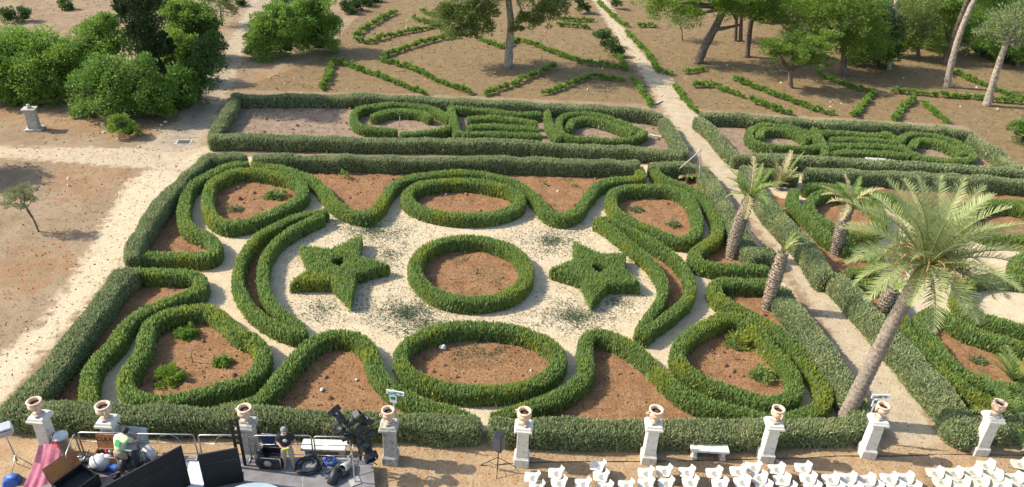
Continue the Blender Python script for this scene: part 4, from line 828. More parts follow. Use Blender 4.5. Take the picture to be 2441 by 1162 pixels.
# ------------------------------------------------------------------ pillars and urns
def yaw_of(px, py, d=40): a, b = P(px-d, py), P(px+d, py); return math.atan2(b[1]-a[1], b[0]-a[0])
ph = .5*(HT(932, 1097, 1006)+HT(1822, 1093, 1008)); print('pillar height', ph)
pil = [((126, 1080), 'left'), ((282, 1090), ''), ((604, 1092), ''), ((932, 1098), ''), ((1243, 1101), ''), ((1544, 1096), ''), ((1823, 1092), ''), ((2064, 1082), ''), ((2330, 1076), '')]
plab = ['square stone pillar at the far left beside the metal bin', 'square stone pillar behind the orange crate', 'square stone pillar behind the slim black plank', 'square stone pillar standing clear at the right end of the stage', 'whitewashed pillar right of the speaker stand', 'whitewashed pillar left of the sunlit stone bench', 'whitewashed pillar right of the sunlit stone bench', 'whitewashed pillar on the left side of the gravel path mouth', 'whitewashed pillar on the right side of the gravel path mouth beside the round bush']
ulab = ['terracotta urn on the far left pillar beside the bin', 'pale urn on the pillar behind the orange crate', 'urn on the pillar behind the slim black plank', 'weathered urn on the pillar below the small white signs', 'pale urn on the pillar right of the speaker stand', 'chipped urn with one lug on the pillar left of the sunlit bench', 'chipped urn on the pillar right of the sunlit bench', 'pale urn on the pillar left of the gravel path mouth', 'orange urn with a darker side on the last pillar']
for k, ((px, py), _) in enumerate(pil):
    c = P(px, py); m_ = 'stone' if k in (2, 3) else 'whites'; yw = R(-2)+random.uniform(-.03, .03)
    root = empty('stone_pillar', c, plab[k], 'pillar', 'pillars along the front hedge', yw)
    h = ph*random.uniform(.98, 1.02)
    mb = MB(); mb.box((0, 0, .16), (.52, .52, .36), bev=.02).box((0, 0, .365), (.48, .48, .05), taper=.9); mb.build('plinth', M[m_], root)
    MB().box((0, 0, .38+(h-.62)/2), (.41, .41, h-.62), taper=.93, bev=.015).build('shaft', M[m_], root)
    mb = MB(); mb.box((0, 0, h-.21), (.40, .40, .06), taper=1.2).box((0, 0, h-.135), (.60, .60, .09), bev=.02).box((0, 0, h-.05), (.54, .54, .08), taper=.9); mb.build('cap', M[m_], root)
    u = empty('urn', c+[0, 0, h-.01], ulab[k], 'urn', 'urns on the pillars', random.uniform(0, 6))
    s_ = random.uniform(.95, 1.08)
    MB().box((0, 0, .04), (.30, .30, .08), bev=.01).build('base_block', M['stone'], u)
    mb = MB(); mb.lathe([(.11*s_, .08), (.12*s_, .11), (.07*s_, .15), (.06*s_, .19), (.10*s_, .22), (.19*s_, .29), (.235*s_, .38), (.225*s_, .46), (.19*s_, .50), (.185*s_, .52), (.23*s_, .55), (.235*s_, .585), (.20*s_, .60), (.165*s_, .585), (.15*s_, .50), (.17*s_, .42), (.001, .38)], n=22)
    for q in ((0, math.pi) if k not in (4, 7) else (0,)): mb.tube([(math.cos(q)*a, math.sin(q)*a, z_) for a, z_ in ((.2*s_, .36), (.29*s_, .40), (.30*s_, .48), (.22*s_, .52))], .028, 7)
    mb.build('bowl', M['terra'], u); MB().lathe([(.165*s_, .47), (.001, .485)], n=18).build('soil', M['soilin'], u)
# stone stele at the left
c = P(84, 309); t_ = empty('stone_stele', c, 'lone stone stele with a moulded cap in front of the left shrubs', 'stele', rz=R(12)); hs = HT(84, 309, 256)
MB().box((0, 0, .05), (1.0, .8, .14), bev=.03).build('base_slab', M['stone'], t_)
MB().box((0, 0, .1+(hs-.35)/2), (.62, .5, hs-.35), taper=.93, bev=.02).build('shaft', M['stone'], t_)
mb = MB(); mb.box((0, 0, hs-.2), (.62, .5, .12), taper=1.2).box((0, 0, hs-.1), (.80, .66, .09), bev=.02).lathe([(.14, hs-.06), (.16, hs), (.1, hs+.06), (.12, hs+.16), (.05, hs+.2), (.001, hs+.21)], n=10); mb.build('cap', M['stone'], t_)
# benches
def bench(base, label, w, rz=0, h=.46, d=.48, m_='whites'):
    t_ = empty('stone_bench', P(*base), label, 'bench', 'stone benches', rz)
    MB().box((0, 0, h-.045), (w, d, .09), bev=.015).build('seat', M[m_], t_)
    for s_ in (-1, 1):
        mb = MB(); mb.box((s_*(w/2-.17), 0, .04), (.2, d*.86, .1), bev=.015).box((s_*(w/2-.17), 0, .08+(h-.17)/2), (.15, d*.72, h-.17), bev=.02); mb.build('leg', M[m_], t_)
bench((1686, 1087), 'white stone bench in the sun between two pillars before the front hedge', 1.32, R(-1))
bench((775, 1083), 'stone bench behind the stage railing, beside the man in black', 1.5, R(1))
bench((1192, 356), 'stone bench niched into the front hedge of the second parterre', 1.3, R(-1), m_='stone')
bench((2085, 396), 'stone bench before the front hedge of the far right parterre', 1.3, R(-2), m_='stone')  # darker stone puts the shade on this bench into its colour
# leaning poles, stakes, slabs, cover, litter
t3 = empty('pole_tripod', P(1650, 432), 'three long grey poles lashed together over the young palm at the path corner', 'poles'); o3 = P(1650, 432)
top = PY(1669, 360, P(1666, 452)[1]+.1)
for (x, y), r_ in (((1666, 452), .05), ((1600, 420), .055), ((1655, 427), .035)):
    a = P(x, y); d = top-a; MB().tube([a-o3, a+d*.5-o3+[.03, 0, .02], a+d*1.04-o3], [r_, r_*.9, r_*.7], 7).build('pole', M['wood'], t3)
for x, y, h, lab in ((459, 864, .75, 'thin stake in the near left kidney bed'), (1752, 856, .4, 'short stake in the near right kidney bed'), (953, 302, .75, 'thin stake inside the left open ring'), (1424, 320, .6, 'thin stake inside the pointed ring')):
    c = P(x, y); tag(MB().tube([(0, 0, -.02), (.01, 0, h*.5), (.03, 0, h)], [.024, .022, .018], 6).build('stake', M['wood'], None, c), lab, 'stake', 'stakes in the beds')
for x, y, rz, lab in ((1570, 245, .9, 'pale board lying on the path behind the back hedge'), (1562, 326, -.35, 'pale board lying inside the right end of the second parterre')):
    tag(MB().box((0, 0, .05), (.85, .22, .07), rz=rz, bev=.01).build('board', M['stone'], None, P(x, y)), lab, 'board', 'pale boards on the ground')
c = P(438, 340); t_ = empty('drain_cover', c, 'dark square drain cover set in the shaded track', 'drain cover', rz=.1)
MB().box((0, 0, .012), (.95, .75, .03)).build('frame', M['stone'], t_); MB().box((0, 0, .03), (.7, .52, .02)).build('grate', M['iron'], t_)
rn = random.Random(3)
mb = MB().blob((0, 0, .09), (.16, .11, .10), 9, 0, .18, rn).blob((.06, -.02, .19), (.07, .06, .07), 8, 0, .18, rn); tag(mb.build('white_rock', M['white'], None, P(1055, 833)), 'white rock lying in the near oval bed', 'rock')
tag(MB().blob((0, 0, .06), (.07, .11, .06), 8, 0, .12, rn).build('white_litter', M['white'], None, P(768, 932)), 'bit of white litter on the soil of the near left bell bed', 'litter')
tag(MB().blob((0, 0, .05), (.05, .06, .05), 8, 0, .12, rn).build('white_litter', M['white'], None, P(850, 908)), 'tiny pale scrap on the soil near the bell hedge', 'litter')
for x, y, s_ in ((395, 293, .16), (385, 300, .11), (372, 312, .09), (332, 352, .10), (248, 318, .12), (282, 332, .10)):
    tag(MB().blob((0, 0, s_*.35), (s_, s_*.8, s_*.6), 8, 0, .2, rn).build('rock', M['rock'], None, P(x, y)), 'pale rock on the earth by the shaded track', 'rock', 'rocks by the shaded track')
# signs
def sign(base, ytop, label, rz):
    c = P(*base); h = HT(base[0], base[1], ytop); s_ = empty('path_sign', c, label, 'sign', 'white path signs', rz)
    MB().tube([(0, 0, 0), (0, 0, h)], .03, 8).build('post', M['galv'], s_)
    a = MB().box((.08, -.045, h-.09), (.62, .025, .17)).build('arrow_board', M['sign'], s_)
    mb = MB().box((-.02, -.0605, h-.115), (.3, .005, .05)).box((.12, -.0605, h-.06), (.22, .005, .03)); mb.add([(.24, -.063, h-.15), (.36, -.063, h-.09), (.24, -.063, h-.03)], [(0, 1, 2)]); mb.build('lettering', M['signg'], a)
    b_ = MB().box((0, -.045, h-.39), (.24, .025, .30)).build('picture_board', M['sign'], s_)
    MB().box((0, -.0605, h-.33), (.16, .005, .13)).build('pictogram', M['signg'], b_)
sign((944, 1056), 929, 'white path sign standing behind the pillar at the right end of the stage', R(-10))
sign((2052, 1052), 939, 'white path sign in the shade at the mouth of the gravel path', R(2))
# cable along the front
pts = [P(x, y)+[0, 0, .015] for x, y in ((1140, 1112), (1260, 1104), (1420, 1101), (1560, 1101), (1700, 1098), (1780, 1096), (1900, 1094), (2010, 1088), (2140, 1088), (2260, 1084), (2380, 1086), (2470, 1086))]
tag(MB().tube(catmull(pts, False, 8), .014, 5).build('cable', M['black'], None), 'long thin black cable lying along the feet of the pillars', 'cable')
# ------------------------------------------------------------------ white chairs
def chair_shell():
    prof = [(-.30, .40), (-.27, .425), (-.14, .425), (.0, .41), (.10, .405), (.17, .43), (.22, .49), (.26, .57), (.295, .65), (.32, .72), (.335, .76)]
    wid = [.19, .225, .245, .255, .262, .268, .268, .265, .25, .215, .13]
    nv = 9; A = []; B = []
    for (x, z), w_ in zip(prof, wid):
        bk = min(1, max(0, (z-.43)/.25)) if x > .1 else 0
        for v in np.linspace(-1, 1, nv):
            A.append((x-.10*bk*v*v, v*w_, z+.05*(1-bk)*abs(v)**2.5)); B.append((x-.10*bk*v*v+.014*bk+.002, v*w_*.99, z+.05*(1-bk)*abs(v)**2.5-.016*(1-bk)))
    n_ = len(prof); f = []; o = n_*nv
    for i in range(n_-1):
        for j in range(nv-1):
            a = i*nv+j; f.append((a, a+1, a+nv+1, a+nv)); f.append((o+a, o+a+nv, o+a+nv+1, o+a+1))
    for i in range(n_-1):
        f.append((i*nv, (i+1)*nv, o+(i+1)*nv, o+i*nv)); e = nv-1; f.append((i*nv+e, o+i*nv+e, o+(i+1)*nv+e, (i+1)*nv+e))
    for j in range(nv-1):
        f.append((j, o+j, o+j+1, j+1)); e = (n_-1)*nv; f.append((e+j, e+j+1, o+e+j+1, o+e+j))
    return A+B, f
ch = empty('shell_chair', (0, 0, 0), 'x', 'chair', 'rows of white chairs')
v, f = chair_shell(); MB().add(v, f, 0, True).build('shell', M['chair'], ch)
for x, y in ((-.17, .17), (-.17, -.17), (.17, .17), (.17, -.17)):
    MB().tube([(x*1.25, y*1.2, 0), (x, y, .41)], .012, 6).build('leg', M['galv'], ch)
MB().box((0, 0, .408), (.36, .37, .018)).build('under_frame', M['galv'], ch)
ch2 = copy_tree(ch); ch2.children[0].data = ch2.children[0].data.copy(); [c for c in ch2.children if c.name.startswith('shell')][0].data = [c for c in ch2.children if c.name.startswith('shell')][0].data.copy(); [c for c in ch2.children if c.name.startswith('shell')][0].data.materials[0] = M['chairy']
spots = [(1266, 1132), (1277, 1155), (1323, 1122), (1330, 1146), (1387, 1148), (1423, 1105), (1430, 1130), (1440, 1157), (1490, 1152), (1537, 1122), (1538, 1147), (1581, 1117), (1585, 1146), (1635, 1120), (1643, 1144), (1700, 1122), (1714, 1148), (1757, 1118), (1767, 1144), (1793, 1108), (1807, 1134), (1819, 1156), (1849, 1113), (1862, 1139), (1912, 1110), (1924, 1135), (1876, 1158), (1935, 1158), (1978, 1137), (2019, 1134), (1990, 1159), (2034, 1160), (2064, 1139), (2083, 1159), (2117, 1135), (2134, 1158), (2155, 1134), (2172, 1157), (2227, 1122), (2243, 1144), (2260, 1162), (2272, 1122), (2289, 1144), (2306, 1160), (2317, 1120), (2334, 1142), (2353, 1158), (2348, 1104), (2367, 1129), (2386, 1152), (2430, 1101), (2416, 1134), (2437, 1156), (1690, 1172), (1788, 1174), (1620, 1172), (1540, 1174), (1480, 1176), (1390, 1174)]
ordn = ['first', 'second', 'third', 'fourth', 'fifth', 'sixth', 'seventh', 'eighth', 'ninth', 'tenth', 'eleventh', 'twelfth', 'thirteenth', 'fourteenth', 'fifteenth', 'sixteenth', 'seventeenth', 'eighteenth', 'nineteenth', 'twentieth', 'twenty first', 'twenty second', 'twenty third', 'twenty fourth', 'twenty fifth', 'twenty sixth', 'twenty seventh']
rows = {0: [], 1: [], 2: [], 3: []}
for s_ in sorted(spots):
    rows[0 if s_[1] < 1127 else 1 if s_[1] < 1150 else 2 if s_[1] < 1166 else 3].append(s_)
first = {0: True, 1: True}
for rk, lst in rows.items():
    for i, (x, y) in enumerate(lst):
        yl = x > 2215; src = ch2 if yl else ch
        o = src if first[int(yl)] else copy_tree(src); first[int(yl)] = False
        c = P(x+2, y+4, .42); o.scale = (.82, .90, .80); o.location = (c[0], c[1], 0); o.rotation_euler = (0, 0, random.uniform(-.16, .10))
        where = ('back row nearest the pillars', 'second row from the pillars', 'third row from the pillars', 'row cut by the lower photo edge')[rk]
        if rk == 0 and y < 1110: where = 'back row nearest the pillars'
        o['label'] = ('yellowed' if yl else 'white')+' shell chair, '+ordn[i]+' from the left in the '+where
# ------------------------------------------------------------------ stage and what stands on it
DZ = .4; PD = lambda x, y, z=0: P(x, y, DZ+z)
a, b_, c_, d_ = PD(140, 1084), PD(888, 1092), PD(905, 1290), PD(20, 1290); sc_ = (a+b_)/2; sc_[2] = 0
st = empty('stage', sc_, 'low grey stage platform in front of the left pillars', 'stage')
q = [p-sc_ for p in (d_, c_, b_, a)]
mb = MB(); mb.add([*(p*[1, 1, 0]+[0, 0, DZ-.06] for p in q), *(p*[1, 1, 0]+[0, 0, DZ] for p in q)], [(0, 1, 5, 4), (1, 2, 6, 5), (2, 3, 7, 6), (3, 0, 4, 7), (4, 5, 6, 7), (3, 2, 1, 0)]); mb.build('deck', M['deck'], st)
mb = MB(); k_ = .97; mb.add([*(p*[1*k_, 1*k_, 0]+[0, 0, 0] for p in q), *(p*[k_, k_, 0]+[0, 0, DZ-.065] for p in q)], [(0, 1, 5, 4), (1, 2, 6, 5), (2, 3, 7, 6), (3, 0, 4, 7)]); mb.build('skirt', M['blackf'], st)
for u in (.22, .46, .78):
    p1, p2 = q[3]*(1-u)+q[2]*u, q[0]*(1-u)+q[1]*u; m_ = (p1+p2)/2; e = p2-p1
    MB().box((m_[0], m_[1], DZ+.003), (.025, float(np.hypot(e[0], e[1])), .006), rz=math.atan2(e[1], e[0])-math.pi/2).build('seam_strip', M['galv'], st)
def barrier(A, B, label, h=1.05, arch=True, name='railing'):
    A, B = np.array(A), np.array(B); r_ = empty(name, A, label, 'railing', 'steel railings round the stage'); L = B-A; L[2] = 0
    def pt(u, z): return L*u+[0, 0, z]
    n_ = np.linalg.norm(L); c = .09/n_
    MB().tube([pt(0, 0), pt(0, h-.1), pt(c*.3, h-.03), pt(c, h), pt(1-c, h), pt(1-c*.3, h-.03), pt(1, h-.1), pt(1, 0)], .024, 8).build('frame', M['steel'], r_)
    for z_ in (h*.62, h*.18): MB().tube([pt(.01, z_), pt(.99, z_)], .015, 6).build('cross_rail', M['steel'], r_)
    if arch:
        rr = h*.36; MB().tube([pt(.55+rr*math.cos(t)/n_, h*.62+rr*math.sin(t)) for t in np.linspace(0, math.pi, 14)], .011, 6).build('arch', M['steel'], r_)
    for u in (0.02, .98):
        s_ = unit(np.array([-L[1], L[0], 0])); MB().tube([pt(u, .02)-s_*.25, pt(u, .03), pt(u, .02)+s_*.25], .02, 6).build('foot', M['steel'], r_)
for i, (x0, y0, x1, y1, lab) in enumerate(((203, 1087, 334, 1088, 'steel railing behind the orange crate, its arch half hidden'), (338, 1090, 474, 1092, 'steel railing behind the large black screen'), (484, 1093, 600, 1093, 'steel railing behind the smaller black screen'), (614, 1094, 748, 1094, 'steel railing behind the man in black and the navy case'), (754, 1096, 838, 1097, 'short steel railing before the shaded stone bench'))):
    barrier(PD(x0, y0), PD(x1, y1), lab, arch=i != 4)
barrier(PD(196, 1089), PD(176, 1142), 'steel railing running forward at the left end of the stage', arch=False)
# black screens
def screen(A, B, h, label, name='black_screen', m_='blackf', th=.06):
    A, B = np.array(A), np.array(B); r_ = empty(name, (A+B)/2*[1, 1, 0]+[0, 0, A[2]], label, 'screen', 'black screens on the stage', math.atan2(B[1]-A[1], B[0]-A[0])); w_ = float(np.hypot(*(B-A)[:2]))
    MB().box((0, 0, h/2), (w_, th, h), bev=.01).build('panel', M[m_], r_)
    MB().box((0, -th/2-.006, h*.72), (w_*.995, .012, .05)).build('batten', M['black'], r_)
    for s_ in (-1, 1): MB().box((s_*(w_/2-.1), th/2+.2, .03), (.06, .4, .06)).build('foot', M['black'], r_)
A2, B2 = PD(489, 1165), PD(582, 1147); h2 = None
def topz(base, ytop):
    lo, hi = 0., 6.
    for _ in range(40):
        m_ = (lo+hi)/2
        if PR(base+np.array([0, 0, m_]))[1] > ytop: lo = m_
        else: hi = m_
    return lo
h2 = .5*(topz(A2, 1092)+topz(B2, 1060)); screen(A2, B2, h2, 'smaller tall black screen standing left of the slim black plank')
B1 = PD(455, 1156); h1 = topz(B1, 1062); T1 = P(437, 1062, DZ+h1); T0 = P(238, 1165, DZ+h1); dv = unit((T0-B1)*[1, 1, 0])
screen(B1+dv*3.3, B1, h1, 'large long black screen in the left foreground, running out of the photo')
sp = PD(578, 1112); hp = topz(sp, 996); t_ = empty('tall_plank', sp, 'slim dark double plank standing upright beside the smaller black screen', 'plank', rz=.4)
for s_ in (-.09, .09): MB().box((s_, s_*.3, hp/2-.03*(s_ > 0)), (.10, .05, hp-.06*(s_ > 0)), bev=.006).build('board', M['dwood'], t_)
MB().box((0, 0, hp*.5), (.2, .03, .08)).build('cleat', M['dwood'], t_)
# crates and cases
def case(c, w_, d_, h, label, name, mo, mi_, lidm, lid_h, ang=95, rz=0, cat='case', trim='galv', hinge='y'):
    r_ = empty(name, c, label, cat, rz=rz); t_ = .025
    mb = MB(); mb.box((0, 0, t_/2), (w_, d_, t_)).box((0, -d_/2+t_/2, h/2+t_/2), (w_, t_, h-t_)).box((0, d_/2-t_/2, h/2+t_/2), (w_, t_, h-t_))
    for s_ in (-1, 1): mb.box((s_*(w_/2-t_/2), 0, h/2+t_/2), (t_, d_-2*t_-.004, h-t_))
    mb.build('body', M[mo], r_)
    MB().box((0, 0, h*.55), (w_-.06, d_-.06, .02)).build('lining', M[mi_], r_)
    fr_ = MB(); q = [(-w_/2, -d_/2, h), (w_/2, -d_/2, h), (w_/2, d_/2, h), (-w_/2, d_/2, h)]; fr_.tube(q, .018, 6, closed=True, sm=False)
    for x, y, _ in q: fr_.tube([(x, y, 0), (x, y, h)], .016, 6)
    fr_.build('edge_trim', M[trim], r_)
    lr = Matrix.Rotation(R(ang-90), 3, 'X'); mb = MB(); cc = Vector((0, d_/2+.02, h+.02))
    mb.box(lr @ Vector((0, 0, lid_h/2))+cc, (w_, .05, lid_h), rx=R(ang-90)*-1 if False else R(ang-90)); l_ = mb.build('lid', [M[lidm]], r_)
    mb = MB(); mb.tube([lr @ Vector(p)+cc for p in ((-w_/2, 0, 0), (-w_/2, 0, lid_h), (w_/2, 0, lid_h), (w_/2, 0, 0))], .018, 6); mb.build('lid_trim', M[trim], l_)
    return r_, l_, lr, cc
zc = .48; fl, frr, bl_ = PD(219, 1091, zc), PD(279, 1092, zc), PD(229, 1069, zc)
wv = float(np.hypot(*(frr-fl)[:2])); dv_ = float(abs(bl_[1]-fl[1])); cc_ = (fl+frr)/2+[0, dv_/2, 0]; cc_[2] = DZ
cr_, lid, lr, lc_ = case(cc_, wv, dv_, zc, 'orange plywood crate with its lid open, beside the stooping man', 'wooden_crate', 'orange', 'dwood', 'orange', .52, 80, 0, 'crate', 'wood')
tx = bpy.data.curves.new('lettering', 'FONT'); tx.body = 'CUUC'; tx.size = .21; tx.extrude = .004; tx.align_x = 'CENTER'; tx.align_y = 'CENTER'
to = bpy.data.objects.new('lettering', tx); COL.objects.link(to); bpy.context.view_layer.update()
tm = bpy.data.meshes.new_from_object(to.evaluated_get(bpy.context.evaluated_depsgraph_get())); bpy.data.objects.remove(to); tm.materials.clear(); tm.materials.append(M['dwood'])
lt = link('lettering', tm, lid); lt.matrix_local = Matrix.Translation(lr @ Vector((-.10, -.034, .33))+lc_) @ (Matrix.Rotation(R(80), 4, 'X'))
rn = random.Random(5)
for x, y, m_, s_, lab in ((242, 1080, 'black', .11, 'black gadget lying in the orange crate'), (255, 1079, 'red', .09, 'red gadget lying in the orange crate'), (263, 1078, 'white', .11, 'white tool pouch in the orange crate'), (250, 1071, 'lime', .07, 'yellow tool along the back of the orange crate')):
    p_ = PD(x, y, .3); tag(MB().box((0, 0, .06), (s_*1.8, s_, .12), rz=rn.uniform(0, 3), bev=.02).blob((0, 0, .13), (s_*.6, s_*.5, .04), 8).build('gadget', M[m_], None, p_), lab, 'gadget', 'things in the orange crate')
case(PD(318, 1084), .95, .5, .42, 'white lidded case with teal edges behind the stooping man', 'white_case', 'white', 'white', 'white', .5, 84, R(-3), 'case', 'teal')
cs, l_, _, _ = case(PD(651, 1106), .72, .5, .5, 'navy lined flight case with lid open beside the man in black', 'flight_case', 'black', 'black', 'navy', .5, 86, R(-2), 'case', 'steel')
MB().lathe([(.13, 0), (.13, .008), (.001, .01)], c=(-.05, -.285, .3), n=16, rot=Matrix.Rotation(R(90), 3, 'X')).build('sticker', M['khaki'], cs)
case(PD(188, 1170), 1.0, .8, .5, 'large black flight case with an orange inside lid at the lower left', 'flight_case', 'black', 'blackf', 'orange', .55, 66, R(62), 'case', 'black')
tag(MB().blob((0, 0, .3), (.17, .2, .3), 10, 0, .06, rn).blob((0, .05, .62), (.1, .1, .1), 8).build('black_bag', M['black'], None, PD(624, 1112)), 'black bag slumped left of the navy flight case', 'bag')
# sacks, cloth, bin, cables
mb = MB().blob((0, 0, .26), (.34, .28, .28), 12, 0, .07, rn).blob((.22, .08, .36), (.16, .14, .14), 9, 0, .1, rn); tag(mb.build('white_sack', M['white'], None, PD(243, 1116)), 'bulging white sack in front of the orange crate', 'sack')
c = PD(272, 1118); mb = MB().box((0, 0, .12), (.5, .3, .24), rz=-.3, taper=1.1, bev=.03).box((0, 0, .25), (.52, .32, .03), rz=-.3); tag(mb.build('blue_tray', M['blue'], None, c), 'blue plastic tray between the sack and the lamps', 'tray')
def coil(c, r_, n_, label, m_='black', th=.016):
    pts = []
    for i in range(n_*22):
        t = i/22*2*math.pi; q = r_*(1+.22*math.sin(i*.13)+.05*math.sin(i*.7)); pts.append((q*math.cos(t), q*math.sin(t)*.9, th+.10*(i/(n_*22))+.01*math.sin(i*.5)))
    tag(MB().tube(pts, th, 5).build('cable_coil', M[m_], None, c), label, 'cable coil', 'coils of cable')
coil(PD(736, 1114), .36, 9, 'big black cable coil on the deck in front of the man', th=.022); coil(PD(772, 1118), .26, 2, 'loose cable loop right of the big coil', th=.012)
coil(PD(205, 1118), .28, 7, 'black cable coil behind the large flight case', th=.024); coil(PD(788, 1102), .18, 5, 'small blue cable coil beside the floor lamps', 'blue', .016)
bb = P(160, 1090); hb_ = HT(160, 1090, 1038); t_ = empty('dustbin', bb, 'round metal dustbin with white lid beside the far left pillar', 'bin')
mb = MB().lathe([(.20, 0), (.215, .03), (.225, hb_-.08), (.24, hb_-.06)], n=20); mb.build('drum', M['galv'], t_); MB().lathe([(.25, hb_-.07), (.255, hb_-.02), (.2, hb_+.02), (.001, hb_+.03)], n=20).build('lid', M['white'], t_)
n_u, n_v = 22, 16; V = []
top_e = [PD(92, 1064, .7), PD(118, 1058, .95), PD(138, 1068, .9), PD(146, 1080, .8)]; bot_e = [P(28, 1205), P(70, 1215), P(104, 1215), P(126, 1210)]
te, be = resample(catmull(top_e, False), .05, False), resample(catmull(bot_e, False), .05, False)
te = te[np.linspace(0, len(te)-1, n_u).astype(int)]; be = be[np.linspace(0, len(be)-1, n_u).astype(int)]
for j in range(n_v):
    w_ = j/(n_v-1); s_ = w_**1.0
    for i in range(n_u):
        p = te[i]*(1-w_)+be[i]*w_; p = p+np.array([0, 0, -.35*math.sin(math.pi*w_)*.6+.06*math.sin(i*1.1+w_*2)*(.3+w_)+.02*math.sin(i*2.7)]); p[2] = max(p[2], .03+.02*math.sin(i*1.7)); V.append(p)
Q = [(j*n_u+i, j*n_u+i+1, (j+1)*n_u+i+1, (j+1)*n_u+i) for j in range(n_v-1) for i in range(n_u-1)]
cl0 = np.mean(V, 0)*[1, 1, 0]; V = [p-cl0 for p in V]; k_ = len(V); V2 = V+[p-np.array([0, 0, .012]) for p in V]
tag(MB().add(V2, Q+[(a_+k_, d2+k_, c2+k_, b2+k_) for a_, b2, c2, d2 in Q], 0, True).build('pink_cloth', M['pink'], None, cl0), 'pink cloth trailing down from the left end of the stage', 'cloth')
p_ = PD(125, 1092, .42); t_ = empty('folding_stool', PD(125, 1092), 'small dark folding stool with a red seat on the pink cloth', 'stool', rz=.5)
MB().box((0, 0, .44), (.5, .42, .04), bev=.01).build('seat', M['red'], t_)
for s_ in (-1, 1):
    MB().tube([(-.24, s_*.2, 0), (.24, s_*.2, .86)], .018, 6).build('leg', M['black'], t_); MB().tube([(.24, s_*.19, 0), (-.24, s_*.19, .44)], .018, 6).build('leg', M['black'], t_)
c = P(52, 1125); t_ = empty('floodlight_stand', c, 'tripod stand at the lower left corner carrying a white floodlight', 'light stand'); lean = np.array([-.34, .1, 0])
tp = PY(10, 1030, c[1]+.1)-c
MB().tube([(0, 0, .5), tp*.6+[0, 0, .1], tp], .022, 7).build('pole', M['steel'], t_)
for q in (.3, 2.4, 4.5): MB().tube([(0, 0, .75), (.5*math.cos(q), .5*math.sin(q), .0)], .016, 6).build('leg', M['steel'], t_)
f_ = empty('floodlight', c+tp, 'white floodlight head at the left photo edge', 'floodlight', rz=.6)
MB().box((0, 0, .12), (.5, .28, .4), rx=.5, bev=.03).build('housing', M['white'], f_); MB().box((0, -.17, .02), (.44, .02, .34), rx=.5).build('lens', M['glass'], f_)
tag(MB().box((0, 0, .12), (.55, .4, .24), rz=.3, taper=.8, bev=.05).blob((.05, 0, .24), (.2, .14, .08), 9, 0, .1, rn).build('blue_bag', M['blue'], None, P(30, 1150)), 'blue bag on the ground under the floodlight', 'bag')
c = PD(592, 1258); r_ = 1.35; t_ = empty('round_podium', c, 'pale blue round podium top at the bottom edge of the stage', 'podium')
MB().lathe([(r_, .0), (r_, .44), (r_-.02, .46), (.001, .462)], n=48, sm=False).build('top', M['bluew'], t_)
tag(MB().box((0, 0, .02), (.7, 1.1, .03), rz=.1).build('lit_deck_sheet', M['white'], None, PD(468, 1132)), 'pale sheet standing in for the lit deck between the two black screens', 'board')  # thin white sheet added as the pale lit patch of deck
# lamps
def spot(c, az, el, label, s_=1.0, bars=True, silver=False, group='stage lamps'):
    r_ = empty('spotlight', c, label, 'spotlight', group, az); rot = Matrix.Rotation(R(90)-el, 3, 'Y'); m_ = 'galv' if silver else 'black'
    MB().lathe([(.07*s_, -.22*s_), (.11*s_, -.2*s_), (.125*s_, .0), (.13*s_, .2*s_), (.115*s_, .2*s_), (.11*s_, .05*s_), (.001, .04*s_)], n=14, rot=rot).build('can', M[m_], r_)
    MB().lathe([(.11*s_, .07*s_), (.001, .08*s_)], n=14, rot=rot).build('lens', M['glass'], r_)
    MB().tube([rot @ Vector(p)*s_ for p in ((0, -.15, 0), (0, -.17, -.12), (0, 0, -.24), (0, .17, -.12), (0, .15, 0))], .012, 6).build('yoke', M['black'], r_)
    if bars:
        for sx, sy, w2, d2 in ((1, 0, .02, .3), (-1, 0, .02, .3), (0, 1, .3, .02), (0, -1, .3, .02)):
            MB().box(rot @ Vector((sx*.17*s_, sy*.17*s_, .28*s_)), (w2*s_, d2*s_, .2*s_), ry=R(90)-el, taper=1.0).build('barn_door', M['black'], r_)
sb = PD(862, 1112); t_ = empty('spotlight_stand', sb, 'dark stand with crossbars carrying a cluster of black spotlights', 'light stand', rz=0)
lampx = [(810, 995, 'topmost spotlight of the black cluster'), (838, 1006, 'second spotlight of the cluster, right of the topmost'), (812, 1024, 'spotlight at the left edge of the cluster, below the topmost'), (862, 1020, 'large spotlight at the upper right of the cluster'), (828, 1042, 'brownish spotlight at the left middle of the cluster'), (858, 1050, 'spotlight at the heart of the cluster'), (882, 1033, 'slim spotlight pointing right at the cluster edge'), (876, 1070, 'lowest large spotlight on the right of the cluster')]
tops_ = [PY(x, y, sb[1]+.05)-sb for x, y, _ in lampx]; tz = PY(845, 1022, sb[1]+.1)-sb
MB().tube([(0, 0, .3), tz*[.6, 1, .6]+[0, 0, 0], tz], [.035, .03, .025], 8).build('pole', M['black'], t_)
for q in (.2, 2.3, 4.4): MB().tube([(0, 0, .6), (.5*math.cos(q), .5*math.sin(q), .0)], .018, 6).build('leg', M['dwood'], t_)
mb = MB(); mb.tube([tops_[0]-[0, 0, .12], tops_[7]-[0, 0, -.15]], .022, 6); mb.tube([tops_[2]+[0, 0, -.1], tops_[6]+[0, 0, -.1]], .022, 6); mb.tube([tops_[4], tops_[3]], .018, 6); mb.build('crossbar', M['black'], t_)
for i, ((x, y, lab), p_) in enumerate(zip(lampx, tops_)):
    spot(sb+p_, [2.6, .5, 2.4, .9, 3.4, -.6, .4, -1.0][i], R([35, 30, -25, 40, -10, -30, 30, -25][i]), 'black '+lab, [.95, 1.0, .9, 1.05, .9, .95, .8, 1.1][i], i not in (4, 6))
c = PD(846, 1149); t_ = empty('bent_pole', c, 'pale bent metal post with a flat foot at the right end of the stage', 'post'); hk = topz(c, 1062)
